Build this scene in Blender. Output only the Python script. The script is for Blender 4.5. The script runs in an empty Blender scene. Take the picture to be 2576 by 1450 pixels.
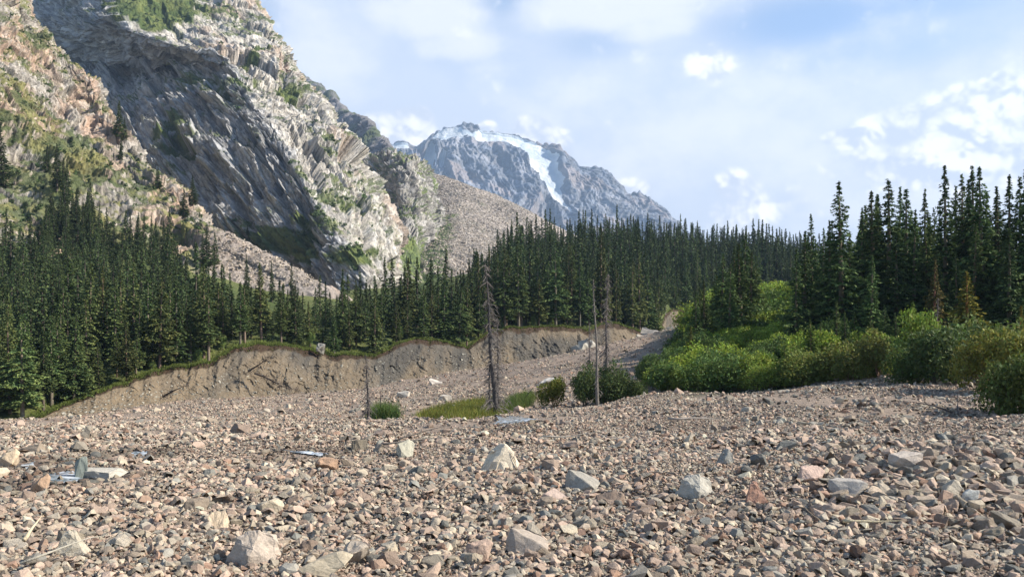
import bpy, math, random
import numpy as np
rng = np.random.default_rng(7)
random.seed(7)
S = bpy.context.scene
COL = S.collection
F, CX, HY = 887.0, 512.0, 340.0            # focal length and horizon in picture pixels (1024 wide)
K = 1024 / 2575.0                          # layout notes below are in a 2575-wide view of the valley

def pt(fx, fy, d):                          # bearing and elevation noted on the survey view, at distance d
    return np.array([(fx * K - CX) / F * d, d, (HY - fy * K) / F * d])

# ------------------------------------------------------------------ noise
_perm = np.random.default_rng(3).permutation(256).astype(np.int64)
_perm = np.concatenate([_perm, _perm, _perm])
_g = np.random.default_rng(4).normal(size=(256, 3)); _g /= np.linalg.norm(_g, axis=1)[:, None]
def pn(p):
    p = np.asarray(p, float)
    i = np.floor(p).astype(np.int64); f = p - i; i &= 255
    u = f * f * f * (f * (f * 6 - 15) + 10)
    out = np.zeros(len(p))
    for dx in (0, 1):
        wx = u[:, 0] if dx else 1 - u[:, 0]
        for dy in (0, 1):
            wy = u[:, 1] if dy else 1 - u[:, 1]
            for dz in (0, 1):
                wz = u[:, 2] if dz else 1 - u[:, 2]
                h = _perm[_perm[_perm[(i[:, 0] + dx) & 255] + ((i[:, 1] + dy) & 255)] + ((i[:, 2] + dz) & 255)]
                g = _g[h]
                out += wx * wy * wz * (g[:, 0] * (f[:, 0] - dx) + g[:, 1] * (f[:, 1] - dy) + g[:, 2] * (f[:, 2] - dz))
    return out * 1.6
def fbm(p, o=4, gain=.5):
    s = 0; a = 1
    for k in range(o):
        s = s + a * pn(p * 2 ** k + 17.3 * k); a *= gain
    return s
def ridged(p, o=4, gain=.5):
    s = 0; a = 1; t = 0
    for k in range(o):
        s = s + a * (1 - 2 * np.abs(pn(p * 2 ** k + 9.1 * k))); t += a; a *= gain
    return s / t
def facets(p, seed=0, amp=1.0, edges=False):
    """blocky relief: every Worley cell is a plane with its own tilt"""
    p = np.asarray(p, float); out = np.empty(len(p)); tab = np.random.default_rng(50 + seed).uniform(-1, 1, (256, 7))
    for s0 in range(0, len(p), 120000):
        q = p[s0:s0 + 120000]; i = np.floor(q).astype(np.int64); best = np.full(len(q), 9e9); sec = np.full(len(q), 9e9); h = np.zeros(len(q))
        for dx in (-1, 0, 1):
            for dy in (-1, 0, 1):
                for dz in (-1, 0, 1):
                    c = i + (dx, dy, dz); k = _perm[_perm[_perm[c[:, 0] & 255] + (c[:, 1] & 255)] + (c[:, 2] & 255)]; t = tab[k]
                    w = q - (c + .5 + t[:, :3] * .45); d = (w * w).sum(1); b = d < best
                    sec = np.where(b, best, np.minimum(sec, d)); best = np.where(b, d, best); h = np.where(b, (w * t[:, 3:6]).sum(1) * 1.2 + t[:, 6] * .5, h)
        out[s0:s0 + 120000] = np.sqrt(sec) - np.sqrt(best) if edges else h
    return out * amp
def sstep(a, b, x):
    t = np.clip((x - a) / (b - a), 0, 1); return t * t * (3 - 2 * t)

# ------------------------------------------------------------------ mesh helpers
def build(name, V, polys, mat, parent=None, col=None, smooth=False, link=True, label=None, cat=None, group=None, kind=None):
    """V (n,3); polys: list of (m,k) index arrays."""
    me = bpy.data.meshes.new(name)
    V = np.asarray(V, np.float32)
    if not isinstance(polys, list): polys = [polys]
    polys = [np.asarray(q, np.int32) for q in polys if len(q)]
    me.vertices.add(len(V)); me.vertices.foreach_set('co', V.ravel())
    lv = np.concatenate([q.ravel() for q in polys])
    cnt = np.concatenate([np.full(len(q), q.shape[1], np.int32) for q in polys])
    st = np.concatenate([[0], np.cumsum(cnt)[:-1]]).astype(np.int32)
    me.loops.add(len(lv)); me.loops.foreach_set('vertex_index', lv)
    me.polygons.add(len(cnt)); me.polygons.foreach_set('loop_start', st)
    me.polygons.foreach_set('use_smooth', np.full(len(cnt), smooth, bool))
    me.update(calc_edges=True)
    if col is None: col = np.ones((len(V), 3))
    a = me.color_attributes.new('Col', 'FLOAT_COLOR', 'POINT')
    c4 = np.ones((len(V), 4), np.float32); c4[:, :3] = col
    a.data.foreach_set('color', c4.ravel())
    me.materials.append(mat)
    o = bpy.data.objects.new(name, me)
    if link: COL.objects.link(o)
    if parent: o.parent = parent
    return tag(o, label, cat, group, kind)
def tag(o, label=None, cat=None, group=None, kind=None):
    for k, v in (('label', label), ('category', cat), ('group', group), ('kind', kind)):
        if v: o[k] = v
    return o
def empty(name, loc, rz=0, sc=1, **kw):
    o = bpy.data.objects.new(name, None); COL.objects.link(o)
    o.location = loc; o.rotation_euler = (0, 0, rz)
    o.scale = (sc, sc, sc) if np.isscalar(sc) else sc
    o.empty_display_size = .2
    return tag(o, **kw)
def grid_faces(nu, nv, off=0):
    a = np.arange(nu * nv).reshape(nv, nu) + off
    return np.stack([a[:-1, :-1], a[:-1, 1:], a[1:, 1:], a[1:, :-1]], -1).reshape(-1, 4)

# ------------------------------------------------------------------ materials
def mat(name, rough=.9, detail=None, bump=None, tint=(1, 1, 1), transl=0, spec=.25, objcol=True, var=None, crack=None):
    """colour = Col attribute x object colour x noise; detail = (scale, strength), bump = [(kind, scale, dist, stretch)]"""
    m = bpy.data.materials.new(name); m.use_nodes = True
    N, L = m.node_tree.nodes, m.node_tree.links
    b = N['Principled BSDF']; b.inputs['Roughness'].default_value = rough
    b.inputs['Specular IOR Level'].default_value = spec
    at = N.new('ShaderNodeVertexColor'); at.layer_name = 'Col'
    c = at.outputs['Color']
    def mul(x, y, fac=1):
        mx = N.new('ShaderNodeMix'); mx.data_type = 'RGBA'; mx.blend_type = 'MULTIPLY'; mx.inputs[0].default_value = fac
        L.new(x, mx.inputs[6])
        if isinstance(y, tuple): mx.inputs[7].default_value = (*y, 1)
        else: L.new(y, mx.inputs[7])
        return mx.outputs[2]
    oi = N.new('ShaderNodeObjectInfo')
    if objcol: c = mul(c, oi.outputs['Color'])
    if tint != (1, 1, 1): c = mul(c, tint)
    tc = N.new('ShaderNodeTexCoord')
    if detail:
        for sc, amt in detail:
            n = N.new('ShaderNodeTexNoise'); n.inputs['Scale'].default_value = sc; n.inputs['Detail'].default_value = 6
            n.inputs['Roughness'].default_value = .65
            L.new(tc.outputs['Object'], n.inputs['Vector'])
            r = N.new('ShaderNodeMapRange'); r.inputs[1].default_value = .28; r.inputs[2].default_value = .72
            r.inputs[3].default_value = 1 - amt; r.inputs[4].default_value = 1 + amt
            L.new(n.outputs['Fac'], r.inputs[0])
            cc = N.new('ShaderNodeCombineColor')
            for i in range(3): L.new(r.outputs[0], cc.inputs[i])
            c = mul(c, cc.outputs[0])
    if var:                                           # per object lightness
        r = N.new('ShaderNodeMapRange'); r.inputs[3].default_value = 1 - var; r.inputs[4].default_value = 1 + var
        L.new(oi.outputs['Random'], r.inputs[0]); cc = N.new('ShaderNodeCombineColor')
        for i in range(3): L.new(r.outputs[0], cc.inputs[i])
        c = mul(c, cc.outputs[0])
    L.new(c, b.inputs['Base Color'])
    prev = None
    for kind, sc, dist, stretch in (bump or []):
        mp = N.new('ShaderNodeMapping'); mp.inputs['Scale'].default_value = stretch
        L.new(tc.outputs['Object'], mp.inputs['Vector'])
        if kind == 'v':
            t = N.new('ShaderNodeTexVoronoi'); t.feature = 'DISTANCE_TO_EDGE'; out = t.outputs['Distance']
        elif kind == 'f':
            t = N.new('ShaderNodeTexVoronoi'); out = t.outputs['Distance']
        else:
            t = N.new('ShaderNodeTexNoise'); t.inputs['Detail'].default_value = 8; t.inputs['Roughness'].default_value = .7; out = t.outputs['Fac']
        t.inputs['Scale'].default_value = sc; L.new(mp.outputs[0], t.inputs['Vector'])
        bp = N.new('ShaderNodeBump'); bp.inputs['Strength'].default_value = 1; bp.inputs['Distance'].default_value = dist
        L.new(out, bp.inputs['Height'])
        if prev: L.new(prev, bp.inputs['Normal'])
        prev = bp.outputs['Normal']
    if prev: L.new(prev, b.inputs['Normal'])
    if transl:
        tr = N.new('ShaderNodeBsdfTranslucent'); L.new(c, tr.inputs['Color'])
        mx = N.new('ShaderNodeMixShader'); mx.inputs[0].default_value = transl
        L.new(b.outputs[0], mx.inputs[1]); L.new(tr.outputs[0], mx.inputs[2])
        L.new(mx.outputs[0], N['Material Output'].inputs['Surface'])
    return m
M = {}
M['stone'] = mat('stone', .88, tint=(1.0, .965, .89), detail= [(9, .22), (40, .16)], bump=[('n', 14, .03, (1, 1, 1))])
M['gravel'] = mat('gravel', .95, [(.25, .12), (5, .3), (30, .3)], [('f', 11, .05, (1, 1, 1)), ('n', 30, .03, (1, 1, 1))])
M['rock'] = mat('rock', .95, [(.02, .12), (.12, .22), (.6, .3)], [('f', .35, .8, (1.2, 1, .6)), ('n', .5, 1.4, (1, 1, 1))])
M['far_rock'] = mat('far_rock', .95, [(.004, .15), (.02, .2)], [('n', .05, 8, (1, 1, .5))])
M['ice'] = mat('ice', .6, [(.006, .06), (.03, .06)], [('n', .012, 14, (1, 1, .5))], spec=.4)
M['moraine'] = mat('moraine', .95, [(.03, .15), (.25, .4), (.8, .3)], [('f', .22, 2.5, (1, 1, 1)), ('n', .6, 1.0, (1, 1, 1))])
M['earth'] = mat('earth', .95, [(.2, .12), (1.2, .22), (5, .25)], [('n', .8, .2, (1, 1, .6)), ('f', 2.2, .15, (1, 1, 1))])
M['turf'] = mat('turf', .95, [(.1, .2), (1.5, .3)], [('n', 1.2, .3, (1, 1, 1))])
M['needles'] = mat('needles', .8, None, None, transl=.12, var=.22, spec=.15)
M['needles_far'] = mat('needles_far', .8, None, None, transl=.1, spec=.15)
M['leaves'] = mat('leaves', .7, None, None, transl=.3, var=.15, spec=.2)
M['grass'] = mat('grass', .75, None, None, transl=.3, spec=.15)
M['bark'] = mat('bark', .95, [(3, .3)], [('n', 12, .04, (1, 1, .2))])
M['dead_wood'] = mat('dead_wood', .9, [(2, .35)], [('n', 14, .03, (1, 1, .2))])
M['soil'] = mat('soil', .98, [(2, .3)], [('n', 3, .15, (1, 1, 1))])
# water
m = bpy.data.materials.new('water'); m.use_nodes = True; N, L = m.node_tree.nodes, m.node_tree.links
b = N['Principled BSDF']; b.inputs['Roughness'].default_value = .08; b.inputs['IOR'].default_value = 1.33
tc = N.new('ShaderNodeTexCoord'); n = N.new('ShaderNodeTexNoise'); n.inputs['Scale'].default_value = 3.5; n.inputs['Detail'].default_value = 6
L.new(tc.outputs['Object'], n.inputs['Vector'])
cr = N.new('ShaderNodeValToRGB'); cr.color_ramp.elements[0].position = .42; cr.color_ramp.elements[0].color = (.15, .19, .22, 1)
cr.color_ramp.elements[1].position = .6; cr.color_ramp.elements[1].color = (.6, .64, .68, 1)
L.new(n.outputs['Fac'], cr.inputs[0]); L.new(cr.outputs[0], b.inputs['Base Color'])
bp = N.new('ShaderNodeBump'); bp.inputs['Distance'].default_value = .02; L.new(n.outputs['Fac'], bp.inputs['Height']); L.new(bp.outputs[0], b.inputs['Normal'])
M['water'] = m

# ------------------------------------------------------------------ valley floor height
def rbf_fit(P, c=4.0, lam=.02):
    P = np.asarray(P, float); n = len(P)
    r = np.sqrt(((P[:, None, :2] - P[None, :, :2]) ** 2).sum(-1) + c * c)
    A = np.zeros((n + 3, n + 3)); A[:n, :n] = r + np.eye(n) * lam
    A[:n, n] = 1; A[:n, n + 1:] = P[:, :2]; A[n, :n] = 1; A[n + 1:, :n] = P[:, :2].T
    w = np.linalg.solve(A, np.concatenate([P[:, 2], [0, 0, 0]]))
    def f(x, y):
        x = np.atleast_1d(np.asarray(x, float)); y = np.atleast_1d(np.asarray(y, float)); out = np.empty(len(x))
        for s in range(0, len(x), 40000):
            q = np.stack([x[s:s + 40000], y[s:s + 40000]], 1)
            r = np.sqrt(((q[:, None] - P[None, :, :2]) ** 2).sum(-1) + c * c)
            out[s:s + 40000] = r @ w[:n] + w[n] + q @ w[n + 1:]
        return out
    return f
# bank: survey x, base y, distance, top y, run back to the lip
BANK = np.array([(-700, 1075, 100, 1068, 1), (-200, 1062, 108, 1056, 1), (0, 1060, 112, 1055, 1), (100, 1056, 115, 1049, 2), (160, 1048, 118, 1018, 5), (250, 1035, 122, 985, 7), (330, 1024, 127, 955, 8),
    (430, 1010, 134, 922, 9), (530, 1002, 140, 911, 9), (560, 1000, 142, 893, 10), (610, 999, 145, 868, 11), (650, 996, 148, 865, 11), (720, 990, 152, 868, 11), (800, 985, 157, 884, 10),
    (850, 981, 160, 894, 9), (900, 978, 163, 887, 9), (945, 973, 166, 895, 9), (1000, 956, 172, 862, 10), (1050, 948, 176, 850, 11), (1110, 939, 180, 857, 10), (1175, 929, 186, 873, 8),
    (1210, 926, 189, 846, 10), (1270, 922, 194, 823, 11), (1340, 918, 199, 822, 11), (1410, 914, 204, 818, 11), (1460, 911, 208, 824, 11), (1480, 909, 210, 832, 10), (1530, 900, 218, 808, 12),
    (1600, 890, 229, 828, 9), (1650, 884, 240, 855, 6), (1672, 862, 280, 790, 10), (1690, 835, 306, 776, 10), (1740, 828, 318, 778, 10), (1830, 800, 335, 762, 8), (1950, 770, 350, 722, 8), (2050, 760, 352, 738, 6), (2600, 755, 360, 745, 4), (3400, 755, 380, 745, 4)], float)
def bank_at(px):                                       # px: picture pixels -> base dist, base z, lip dist, lip z
    fx = np.asarray(px, float) / K
    d = np.interp(fx, BANK[:, 0], BANK[:, 2]); by = np.interp(fx, BANK[:, 0], BANK[:, 1]); ty = np.interp(fx, BANK[:, 0], BANK[:, 3]); run = np.interp(fx, BANK[:, 0], BANK[:, 4])
    dt = d + run
    q_ = np.stack([fx * .011, fx * 0 + 4, fx * 0], -1).reshape(-1, 3); j1 = fbm(q_, 2, .5).reshape(fx.shape); j2 = fbm(q_ * 3 + 60, 3, .6).reshape(fx.shape)
    w_ = np.clip((run - 2) / 6, 0, 1) * (fx < 1655)
    tz_ = (HY - ty * K) / F * dt + w_ * j2 * .35
    return d, (HY - by * K) / F * d, dt + w_ * j1 * 2.2, tz_
fc = [pt(x, 1450, 11.2) for x in (-300, 0, 640, 1290, 1930, 2575, 2900)]
fc += [pt(x, 1300, 15.6) for x in (-400, 0, 640, 1290, 1930)] + [pt(2400, 1300, 14.8), pt(2900, 1300, 14.8)]
fc += [pt(x, 1180, d) for x, d in ((-500, 24), (0, 23.5), (640, 23), (1260, 22), (1700, 20.5))] + [pt(2200, 1165, 19.5), pt(2500, 1165, 19.5), pt(3000, 1165, 20)]
fc += [pt(x, 1100, d) for x, d in ((-600, 42), (0, 39), (640, 37), (1260, 34), (1930, 31), (2500, 30), (3000, 30))]
fc += [pt(-400, 1070, 80), pt(60, 1068, 80), pt(400, 1040, 90), pt(925, 1056, 66), pt(1240, 1043, 70), pt(1500, 1018, 78), pt(700, 1020, 105), pt(1100, 975, 130),
       pt(2520, 1040, 42), pt(2900, 1040, 44), pt(1660, 992, 76), pt(1850, 992, 75), pt(2150, 962, 69), pt(2300, 970, 60), pt(2700, 975, 62), pt(1640, 935, 110),
       pt(1700, 915, 105), pt(1780, 860, 125), pt(1850, 800, 150), pt(1950, 775, 165), pt(2100, 885, 95), pt(2100, 830, 125), pt(2400, 920, 80), pt(2400, 830, 115), pt(2900, 900, 90), pt(3100, 830, 130),
       pt(1600, 893, 222), pt(1660, 870, 255), pt(1700, 832, 300), pt(1850, 800, 230), pt(2300, 800, 250), pt(3000, 800, 280)]
fc += [np.array(p, float) for p in ((0, 0, -2.5), (0, -12, -2.5), (15, 0, -2.7), (-15, 0, -2.8), (30, -20, -2.5), (-30, -20, -3), (60, 0, -2), (-60, 10, -5), (0, -60, -2), (80, -50, 0), (-80, -50, -5))]
for b_ in BANK[1:-1:2]:
    fc.append(pt(b_[0], b_[1], b_[2]))
_field = rbf_fit(fc)
def field_z(x, y, noise=True):
    x = np.atleast_1d(np.asarray(x, float)); y = np.atleast_1d(np.asarray(y, float))
    r = np.hypot(x, y); k = np.minimum(1, 420 / np.maximum(r, 1)); X, Y = x * k, y * k
    z = _field(X, Y)
    z = np.where(y < -20, np.maximum(z, -3 - .02 * r), z)
    d, bz, dt, tz = bank_at(np.where(y > 1, x / np.maximum(y, 1) * F + CX, -9999))
    z = np.where((y > 20) & (y > d), np.minimum(z, bz - .3 - .06 * np.clip(y - d, 0, 60)), z)
    z = np.where(r > 400, z * np.clip(1 - (r - 400) / 600, 0, 1) - 6 * np.clip((r - 400) / 600, 0, 1), z)
    if noise:
        q = np.stack([x, y, x * 0], 1)
        z = z + fbm(q * .13, 3) * .28 * sstep(3, 25, r) + fbm(q * .6 + 5, 3) * .09
    return z
def g_at(fx, fy):                                       # first point of the valley floor seen along a bearing
    px, py = fx * K, fy * K
    D = np.concatenate([np.arange(6, 60, .1), np.arange(60, 400, .5)])
    z = field_z((px - CX) / F * D, D)
    p = HY - z / D * F
    i = np.argmax(p <= py) if (p <= py).any() else len(D) - 1
    return np.array([(px - CX) / F * D[i], D[i], z[i]])

# ground sheet: rings around the viewpoint, denser near
ang = np.concatenate([np.linspace(-math.pi, -.75, 60, endpoint=False), np.linspace(-.75, .75, 700, endpoint=False), np.linspace(.75, math.pi, 61)])
rad = np.concatenate([[.01, 2, 4, 6], np.geomspace(7, 420, 460), np.geomspace(450, 5900, 24)])
A, R = np.meshgrid(ang, rad); gx, gy = (np.sin(A) * R).ravel(), (np.cos(A) * R).ravel()
gz = field_z(gx, gy)
q = np.stack([gx, gy, gz * 0], 1)
t1 = sstep(-.3, .5, fbm(q * .07, 3)); t2 = sstep(-.2, .6, fbm(q * .4 + 40, 4))
gc = (1 - t1)[:, None] * np.array([.25, .195, .15]) + t1[:, None] * np.array([.31, .235, .175])
gc = gc * (1 - .35 * t2[:, None])
right = sstep(0, 6, gy - (70 + 6 * fbm(q * .05, 2)) ) * sstep(-3, 5, gx - 13 - (gy - 75) * .16) * (gy > 30)   # undergrowth on the right bank
gc = gc * (1 - right[:, None]) + right[:, None] * np.array([.05, .065, .025])
far = sstep(380, 500, np.hypot(gx, gy))[:, None]; gc = gc * (1 - far) + far * np.array([.08, .09, .05])
build('ground', np.stack([gx, gy, gz], 1), grid_faces(len(ang), len(rad))[:, ::-1], M['gravel'], col=gc, smooth=True, kind='structure')

# ------------------------------------------------------------------ forested terrace behind the bank
tc_ = []
for b_ in BANK[1:]:
    tc_.append(pt(b_[0], b_[3], b_[2] + b_[4]))
tc_ += [pt(*p) for p in ((-700, 640, 250), (-300, 645, 245), (0, 655, 240), (200, 665, 245), (400, 665, 265), (600, 715, 275), (800, 752, 290), (950, 765, 320), (1080, 745, 345), (1200, 700, 365), (1350, 655, 400),
        (1550, 628, 430), (1750, 652, 450), (1950, 672, 480), (2200, 690, 500), (2700, 690, 520), (1250, 760, 280), (1400, 735, 290), (1550, 735, 300), (1700, 765, 310), (1550, 690, 350), (0, 850, 165), (300, 840, 175),
        (-400, 850, 165), (600, 810, 190), (900, 815, 215), (1100, 800, 235))]
tc_ += [np.array(p, float) for p in ((-150, 420, 22), (-90, 360, 18), (-60, 480, 24), (-400, 330, 60), (60, 600, 34), (200, 700, 30), (20, 900, 20), (400, 700, 30), (-100, 800, 25), (-300, 800, 30))]
_terr = rbf_fit(tc_, c=2.0, lam=.0)
def terr_z(x, y):
    x = np.atleast_1d(np.asarray(x, float)); y = np.atleast_1d(np.asarray(y, float))
    z = _terr(x, y); px = x / y * F + CX; d, bz, dt, tz = bank_at(px)
    k = sstep(0, 7, y - dt); z = tz * (1 - k) + z * k
    q = np.stack([x, y, x * 0], 1)
    return z + k * fbm(q * .05, 3) * 1.2 + k * fbm(q * .3, 2) * .2
npx = 900
px = np.linspace(-260, 1300, npx)
d, bz, dt, tz = bank_at(px)
jit = fbm(np.stack([px * .05, px * 0, px * 0], 1), 4) * 1.6
def lipshift(px, d):
    return np.where(d > 60, 1, 1)
tt = np.concatenate([[0], np.geomspace(.6, 900, 150)])
PX, T = np.meshgrid(px, tt); DT = np.tile(dt, (len(tt), 1))
Y = (DT + T).ravel(); X = (PX.ravel() - CX) / F * Y
Z = terr_z(X, Y)
q = np.stack([X, Y, Z * 0], 1); g1 = sstep(-.4, .5, fbm(q * .06, 4))[:, None]
tcol = (1 - g1) * np.array([.055, .075, .02]) + g1 * np.array([.11, .12, .035])
build('hillside', np.stack([X, Y, Z], 1), grid_faces(npx, len(tt)), M['turf'], col=tcol, smooth=True, kind='structure')

# eroded face of the bank
nv = 70
vv = np.linspace(0, 1, nv)
nb = 1700; px = np.linspace(-40, 1100, nb); d, bz, dt, tz = bank_at(px)
PXX, VV = np.meshgrid(px, vv); VV = VV.ravel(); PXX = PXX.ravel()
D0, Z0, D1, Z1 = (np.tile(a, nv) for a in (d - 1.2, bz - .5, dt, tz))
prof = VV ** 1.15                                            # steeper towards the lip
Yb = D0 + (D1 - D0) * VV; Xb = (PXX - CX) / F * Yb; Zb = Z0 + (Z1 - Z0) * (prof * .93 + .07 * VV)
q = np.stack([Xb, Yb * .15, Zb * .15], 1)
hh = (Z1 - Z0)
qw = q + np.outer(fbm(q * .3 + 8, 2), (1.2, .4, .4)); gul = ridged(qw * .12 + 3, 3) * 2.5 + ridged(qw * .5, 3) * .35 + facets(np.stack([Xb, Yb, Zb * .6], 1) / 2.2, 61) * .45 + facets(np.stack([Xb, Yb, Zb], 1) / .9, 62) * .2
fine = fbm(np.stack([Xb, Yb, Zb], 1) * 1.1, 4) * .28
env = np.sin(np.clip(VV, 0, 1) * math.pi) ** .6 * np.clip(hh / 8, 0, 1)
Yb = Yb - (gul + fine) * env
Xb = Xb + fbm(q * .5 + 30, 2) * .5 * env
q3 = np.stack([Xb, Yb, Zb], 1)
und = sstep(.93, 1, VV); Yb = Yb + .5 * sstep(.86, .95, VV) * (1 - sstep(.97, 1, VV)) * np.clip(hh / 6, 0, 1)
# sediment colours: ochre towards the left end, grey-olive in the middle, with run-off streaks
s1 = sstep(-.25, .35, fbm(np.stack([Xb * .12, Yb * .02, Zb * .05], 1), 4))
s2 = sstep(-.1, .5, fbm(np.stack([Xb * .5, Yb * .1, Zb * .18], 1), 4))
left = sstep(330, 140, PXX + 60 * fbm(q3 * .05, 2))
s1 = np.clip(s1 * .65 + left * .5, 0, 1)[:, None]
bc = (1 - s1) * np.array([.07, .063, .052]) + s1 * np.array([.17, .128, .08])
bc = bc * (1 - .3 * s2[:, None]) + .3 * s2[:, None] * np.array([.17, .135, .095])
lip = sstep(.87, .91, VV + .07 * fbm(np.stack([Xb * .35, Yb * .05, Zb * 0], 1), 3) + .02 * fbm(q3 * .6, 2))[:, None]
bc = bc * (1 - lip) + lip * np.array([.045, .028, .016])
build('earth_bank', np.stack([Xb, Yb, Zb], 1), grid_faces(nb, nv), M['earth'], col=bc, smooth=True, kind='structure')

# ------------------------------------------------------------------ mountains: surveyed control nets, densified and eroded
def cr(Pts, t):                                            # Catmull-Rom along axis 0, t in [0, n-1]
    n = len(Pts); i = np.clip(np.floor(t).astype(int), 0, n - 2); f = (t - i)[:, None, None]
    p0, p1, p2, p3 = Pts[np.clip(i - 1, 0, n - 1)], Pts[i], Pts[i + 1], Pts[np.clip(i + 2, 0, n - 1)]
    c = .5 * ((2 * p1) + (-p0 + p2) * f + (2 * p0 - 5 * p1 + 4 * p2 - p3) * f ** 2 + (-p0 + 3 * p1 - 3 * p2 + p3) * f ** 3)
    lin = p1 + (p2 - p1) * f
    return .6 * c + .4 * lin
def net(rows, nu, nv):
    rows = [np.array([pt(*p) if len(p) == 3 else p[:3] for p in r]) for r in rows]
    C = np.array(rows)                                     # rows x cols x 3
    D = cr(C, np.linspace(0, len(C) - 1, nv))
    D = cr(D.transpose(1, 0, 2), np.linspace(0, C.shape[1] - 1, nu)).transpose(1, 0, 2)
    return D                                               # nv x nu x 3
def normals(G):
    du = np.gradient(G, axis=1); dv = np.gradient(G, axis=0)
    n = np.cross(du, dv); n /= np.maximum(np.linalg.norm(n, axis=2), 1e-9)[..., None]
    c = G.reshape(-1, 3).mean(0); m_ = np.einsum('ijk,ijk->ij', n, -G)
    if np.median(m_) < 0: n = -n
    return n
def stretch(P, axis, k):                                   # squeeze coordinates along a direction, so features run along it
    a = np.array(axis, float); a /= np.linalg.norm(a)
    s = P @ a
    return P - np.outer(s, a) * (1 - 1 / k)
def proj(P):
    return P[:, 0] / P[:, 1] * F + CX, HY - P[:, 2] / P[:, 1] * F
SURF = {}
def surf_at(key, fx, fy):
    P = SURF[key]; a, b = proj(P); e = (a - fx * K) ** 2 + (b - fy * K) ** 2
    c = np.where(e < max(e.min() * 4, 4.0))[0]
    return P[c[np.argmin(P[c, 1])]]
def poly_mask(px, py, poly):                               # survey polygon
    poly = np.array(poly, float) * K; inside = np.zeros(len(px), bool); j = len(poly) - 1
    for i in range(len(poly)):
        xi, yi = poly[i]; xj, yj = poly[j]
        if yi != yj:
            c = ((yi > py) != (yj > py)) & (px < (xj - xi) * (py - yi) / (yj - yi) + xi); inside ^= c
        j = i
    return inside
def lerp(a, b, t):
    return a * (1 - t[:, None]) + np.array(b) * t[:, None]

# (1) big rock face with its sunlit arete; columns: gully, face, arete, right flank, skyline, back
rows = []
for y, ax, ad, sx in ((-330, 215, 1050, 545), (-150, 255, 960, 590), (0, 298, 880, 632), (70, 330, 830, 680), (120, 470, 770, 725), (160, 585, 745, 742), (230, 622, 690, 782), (300, 675, 650, 832), (355, 712, 610, 872),
                     (445, 766, 560, 938), (520, 806, 525, 974), (600, 858, 490, 990), (700, 915, 465, 1003), (780, 960, 450, 1020)):
    gx_ = ax - 420; kf = .27 + .73 * float(1 - np.clip((y - 80) / 240, 0, 1)); rows.append([(gx_ - 200, y - 40, ad + 480 * kf), (gx_, y, ad + 360 * kf), (ax - 210, y, ad + 175 * kf), (ax - 60, y, ad + 34 * kf), (ax, y, ad), (ax + (sx - ax) * .5, y - 4, ad + 55), (sx, y - 6, ad + 120), (sx - 10, y + 60, ad + 330), (sx - 160, y + 240, ad + 700)])
G = net(rows, 760, 640); n = normals(G); P = G.reshape(-1, 3); nn = n.reshape(-1, 3)
u = np.tile(np.linspace(0, 1, 760), 640)
dirn = (.45, -.35, -1)
q = stretch(P, dirn, 3.2)
def slab(G_, k, warp=4.):                                  # metres measured over the rock surface
    nv_, nu_ = G_.shape[:2]; lu = np.linalg.norm(np.diff(G_, axis=1), axis=2).mean(0); lv = np.linalg.norm(np.diff(G_, axis=0), axis=2).mean(1)
    U = np.tile(np.concatenate([[0], np.cumsum(lu)]), nv_); V_ = np.repeat(np.concatenate([[0], np.cumsum(lv)]), nu_)
    w1 = fbm(np.stack([U / 40, V_ / 90, U * 0 + 3], 1), 3) * warp; w2 = fbm(np.stack([U / 40, V_ / 60, U * 0 + 9], 1), 3) * warp * 2.5
    return np.stack([U + w1, (V_ + w2) / k, U * 0], 1)
Q = slab(G, 2.0, 6.)
edge = 1 - .5 * np.exp(-((u - .5) / .05) ** 2)
qf = stretch(P + np.outer(fbm(P / 30, 2), (5, 5, 5)), dirn, 3.0)
h = ridged(q / 110, 2, .5) * 10 + facets(Q / 62, 10) * 9 + facets(Q / 27, 1) * 5.5 + facets(Q / 12, 2) * 1.7 + facets(Q / 5.5, 3) * .5 + facets(P / 18, 7) * 2.2 + facets(P / 7, 8) * .8 + fbm(P / 5, 3) * .7 + facets(P / 3, 9) * .5
h = h - h.mean() - .5 * h.std(); P2 = P + nn * (h * edge)[:, None]
G2 = P2.reshape(G.shape); n2 = normals(G2).reshape(-1, 3)
px_, py_ = proj(P)
hx, hy = px_ / K, py_ / K
rockA, rockB, rockC = np.array([.37, .365, .36]), np.array([.47, .445, .41]), np.array([.42, .31, .23])
c = lerp(np.tile(rockA, (len(P), 1)), rockB, .7 * sstep(-.4, .6, fbm(Q / 30, 3)))
c = lerp(c, (.53, .47, .38), .6 * sstep(.47, .56, u + .03 * fbm(P / 20, 2)))  # tan rock right of the arete, its sunlit brightness partly painted in
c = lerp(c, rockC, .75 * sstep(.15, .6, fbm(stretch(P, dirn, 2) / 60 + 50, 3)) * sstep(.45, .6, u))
c = lerp(c, (.14, .13, .125), .5 * sstep(.4, .8, ridged(Q / 12 + 11, 3)))
c = lerp(c, (.56, .545, .52), .45 * sstep(.1, .5, fbm(Q / 8 + 71, 3)))
c = c * (1 + .25 * np.clip(fbm(Q / 3.2, 3), -1, 1))[:, None]
j_ = np.exp(-(facets(Q / 16, 5, edges=True) / .06) ** 2) * .75 + np.exp(-(facets(Q / 7, 6, edges=True) / .07) ** 2) * .5
P2 = P2 - nn * (np.clip(j_, 0, 1) * 1.3)[:, None]; c = c * (1 - .68 * np.clip(j_, 0, 1) * sstep(-.4, .3, fbm(P / 25 + 5, 2)))[:, None]
gm = .9 * sstep(.1, .5, fbm(P / 30 + 20, 4) * .9 + n2[:, 2] * 1.1 - .85 + .25 * sstep(.5, .7, u))
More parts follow.
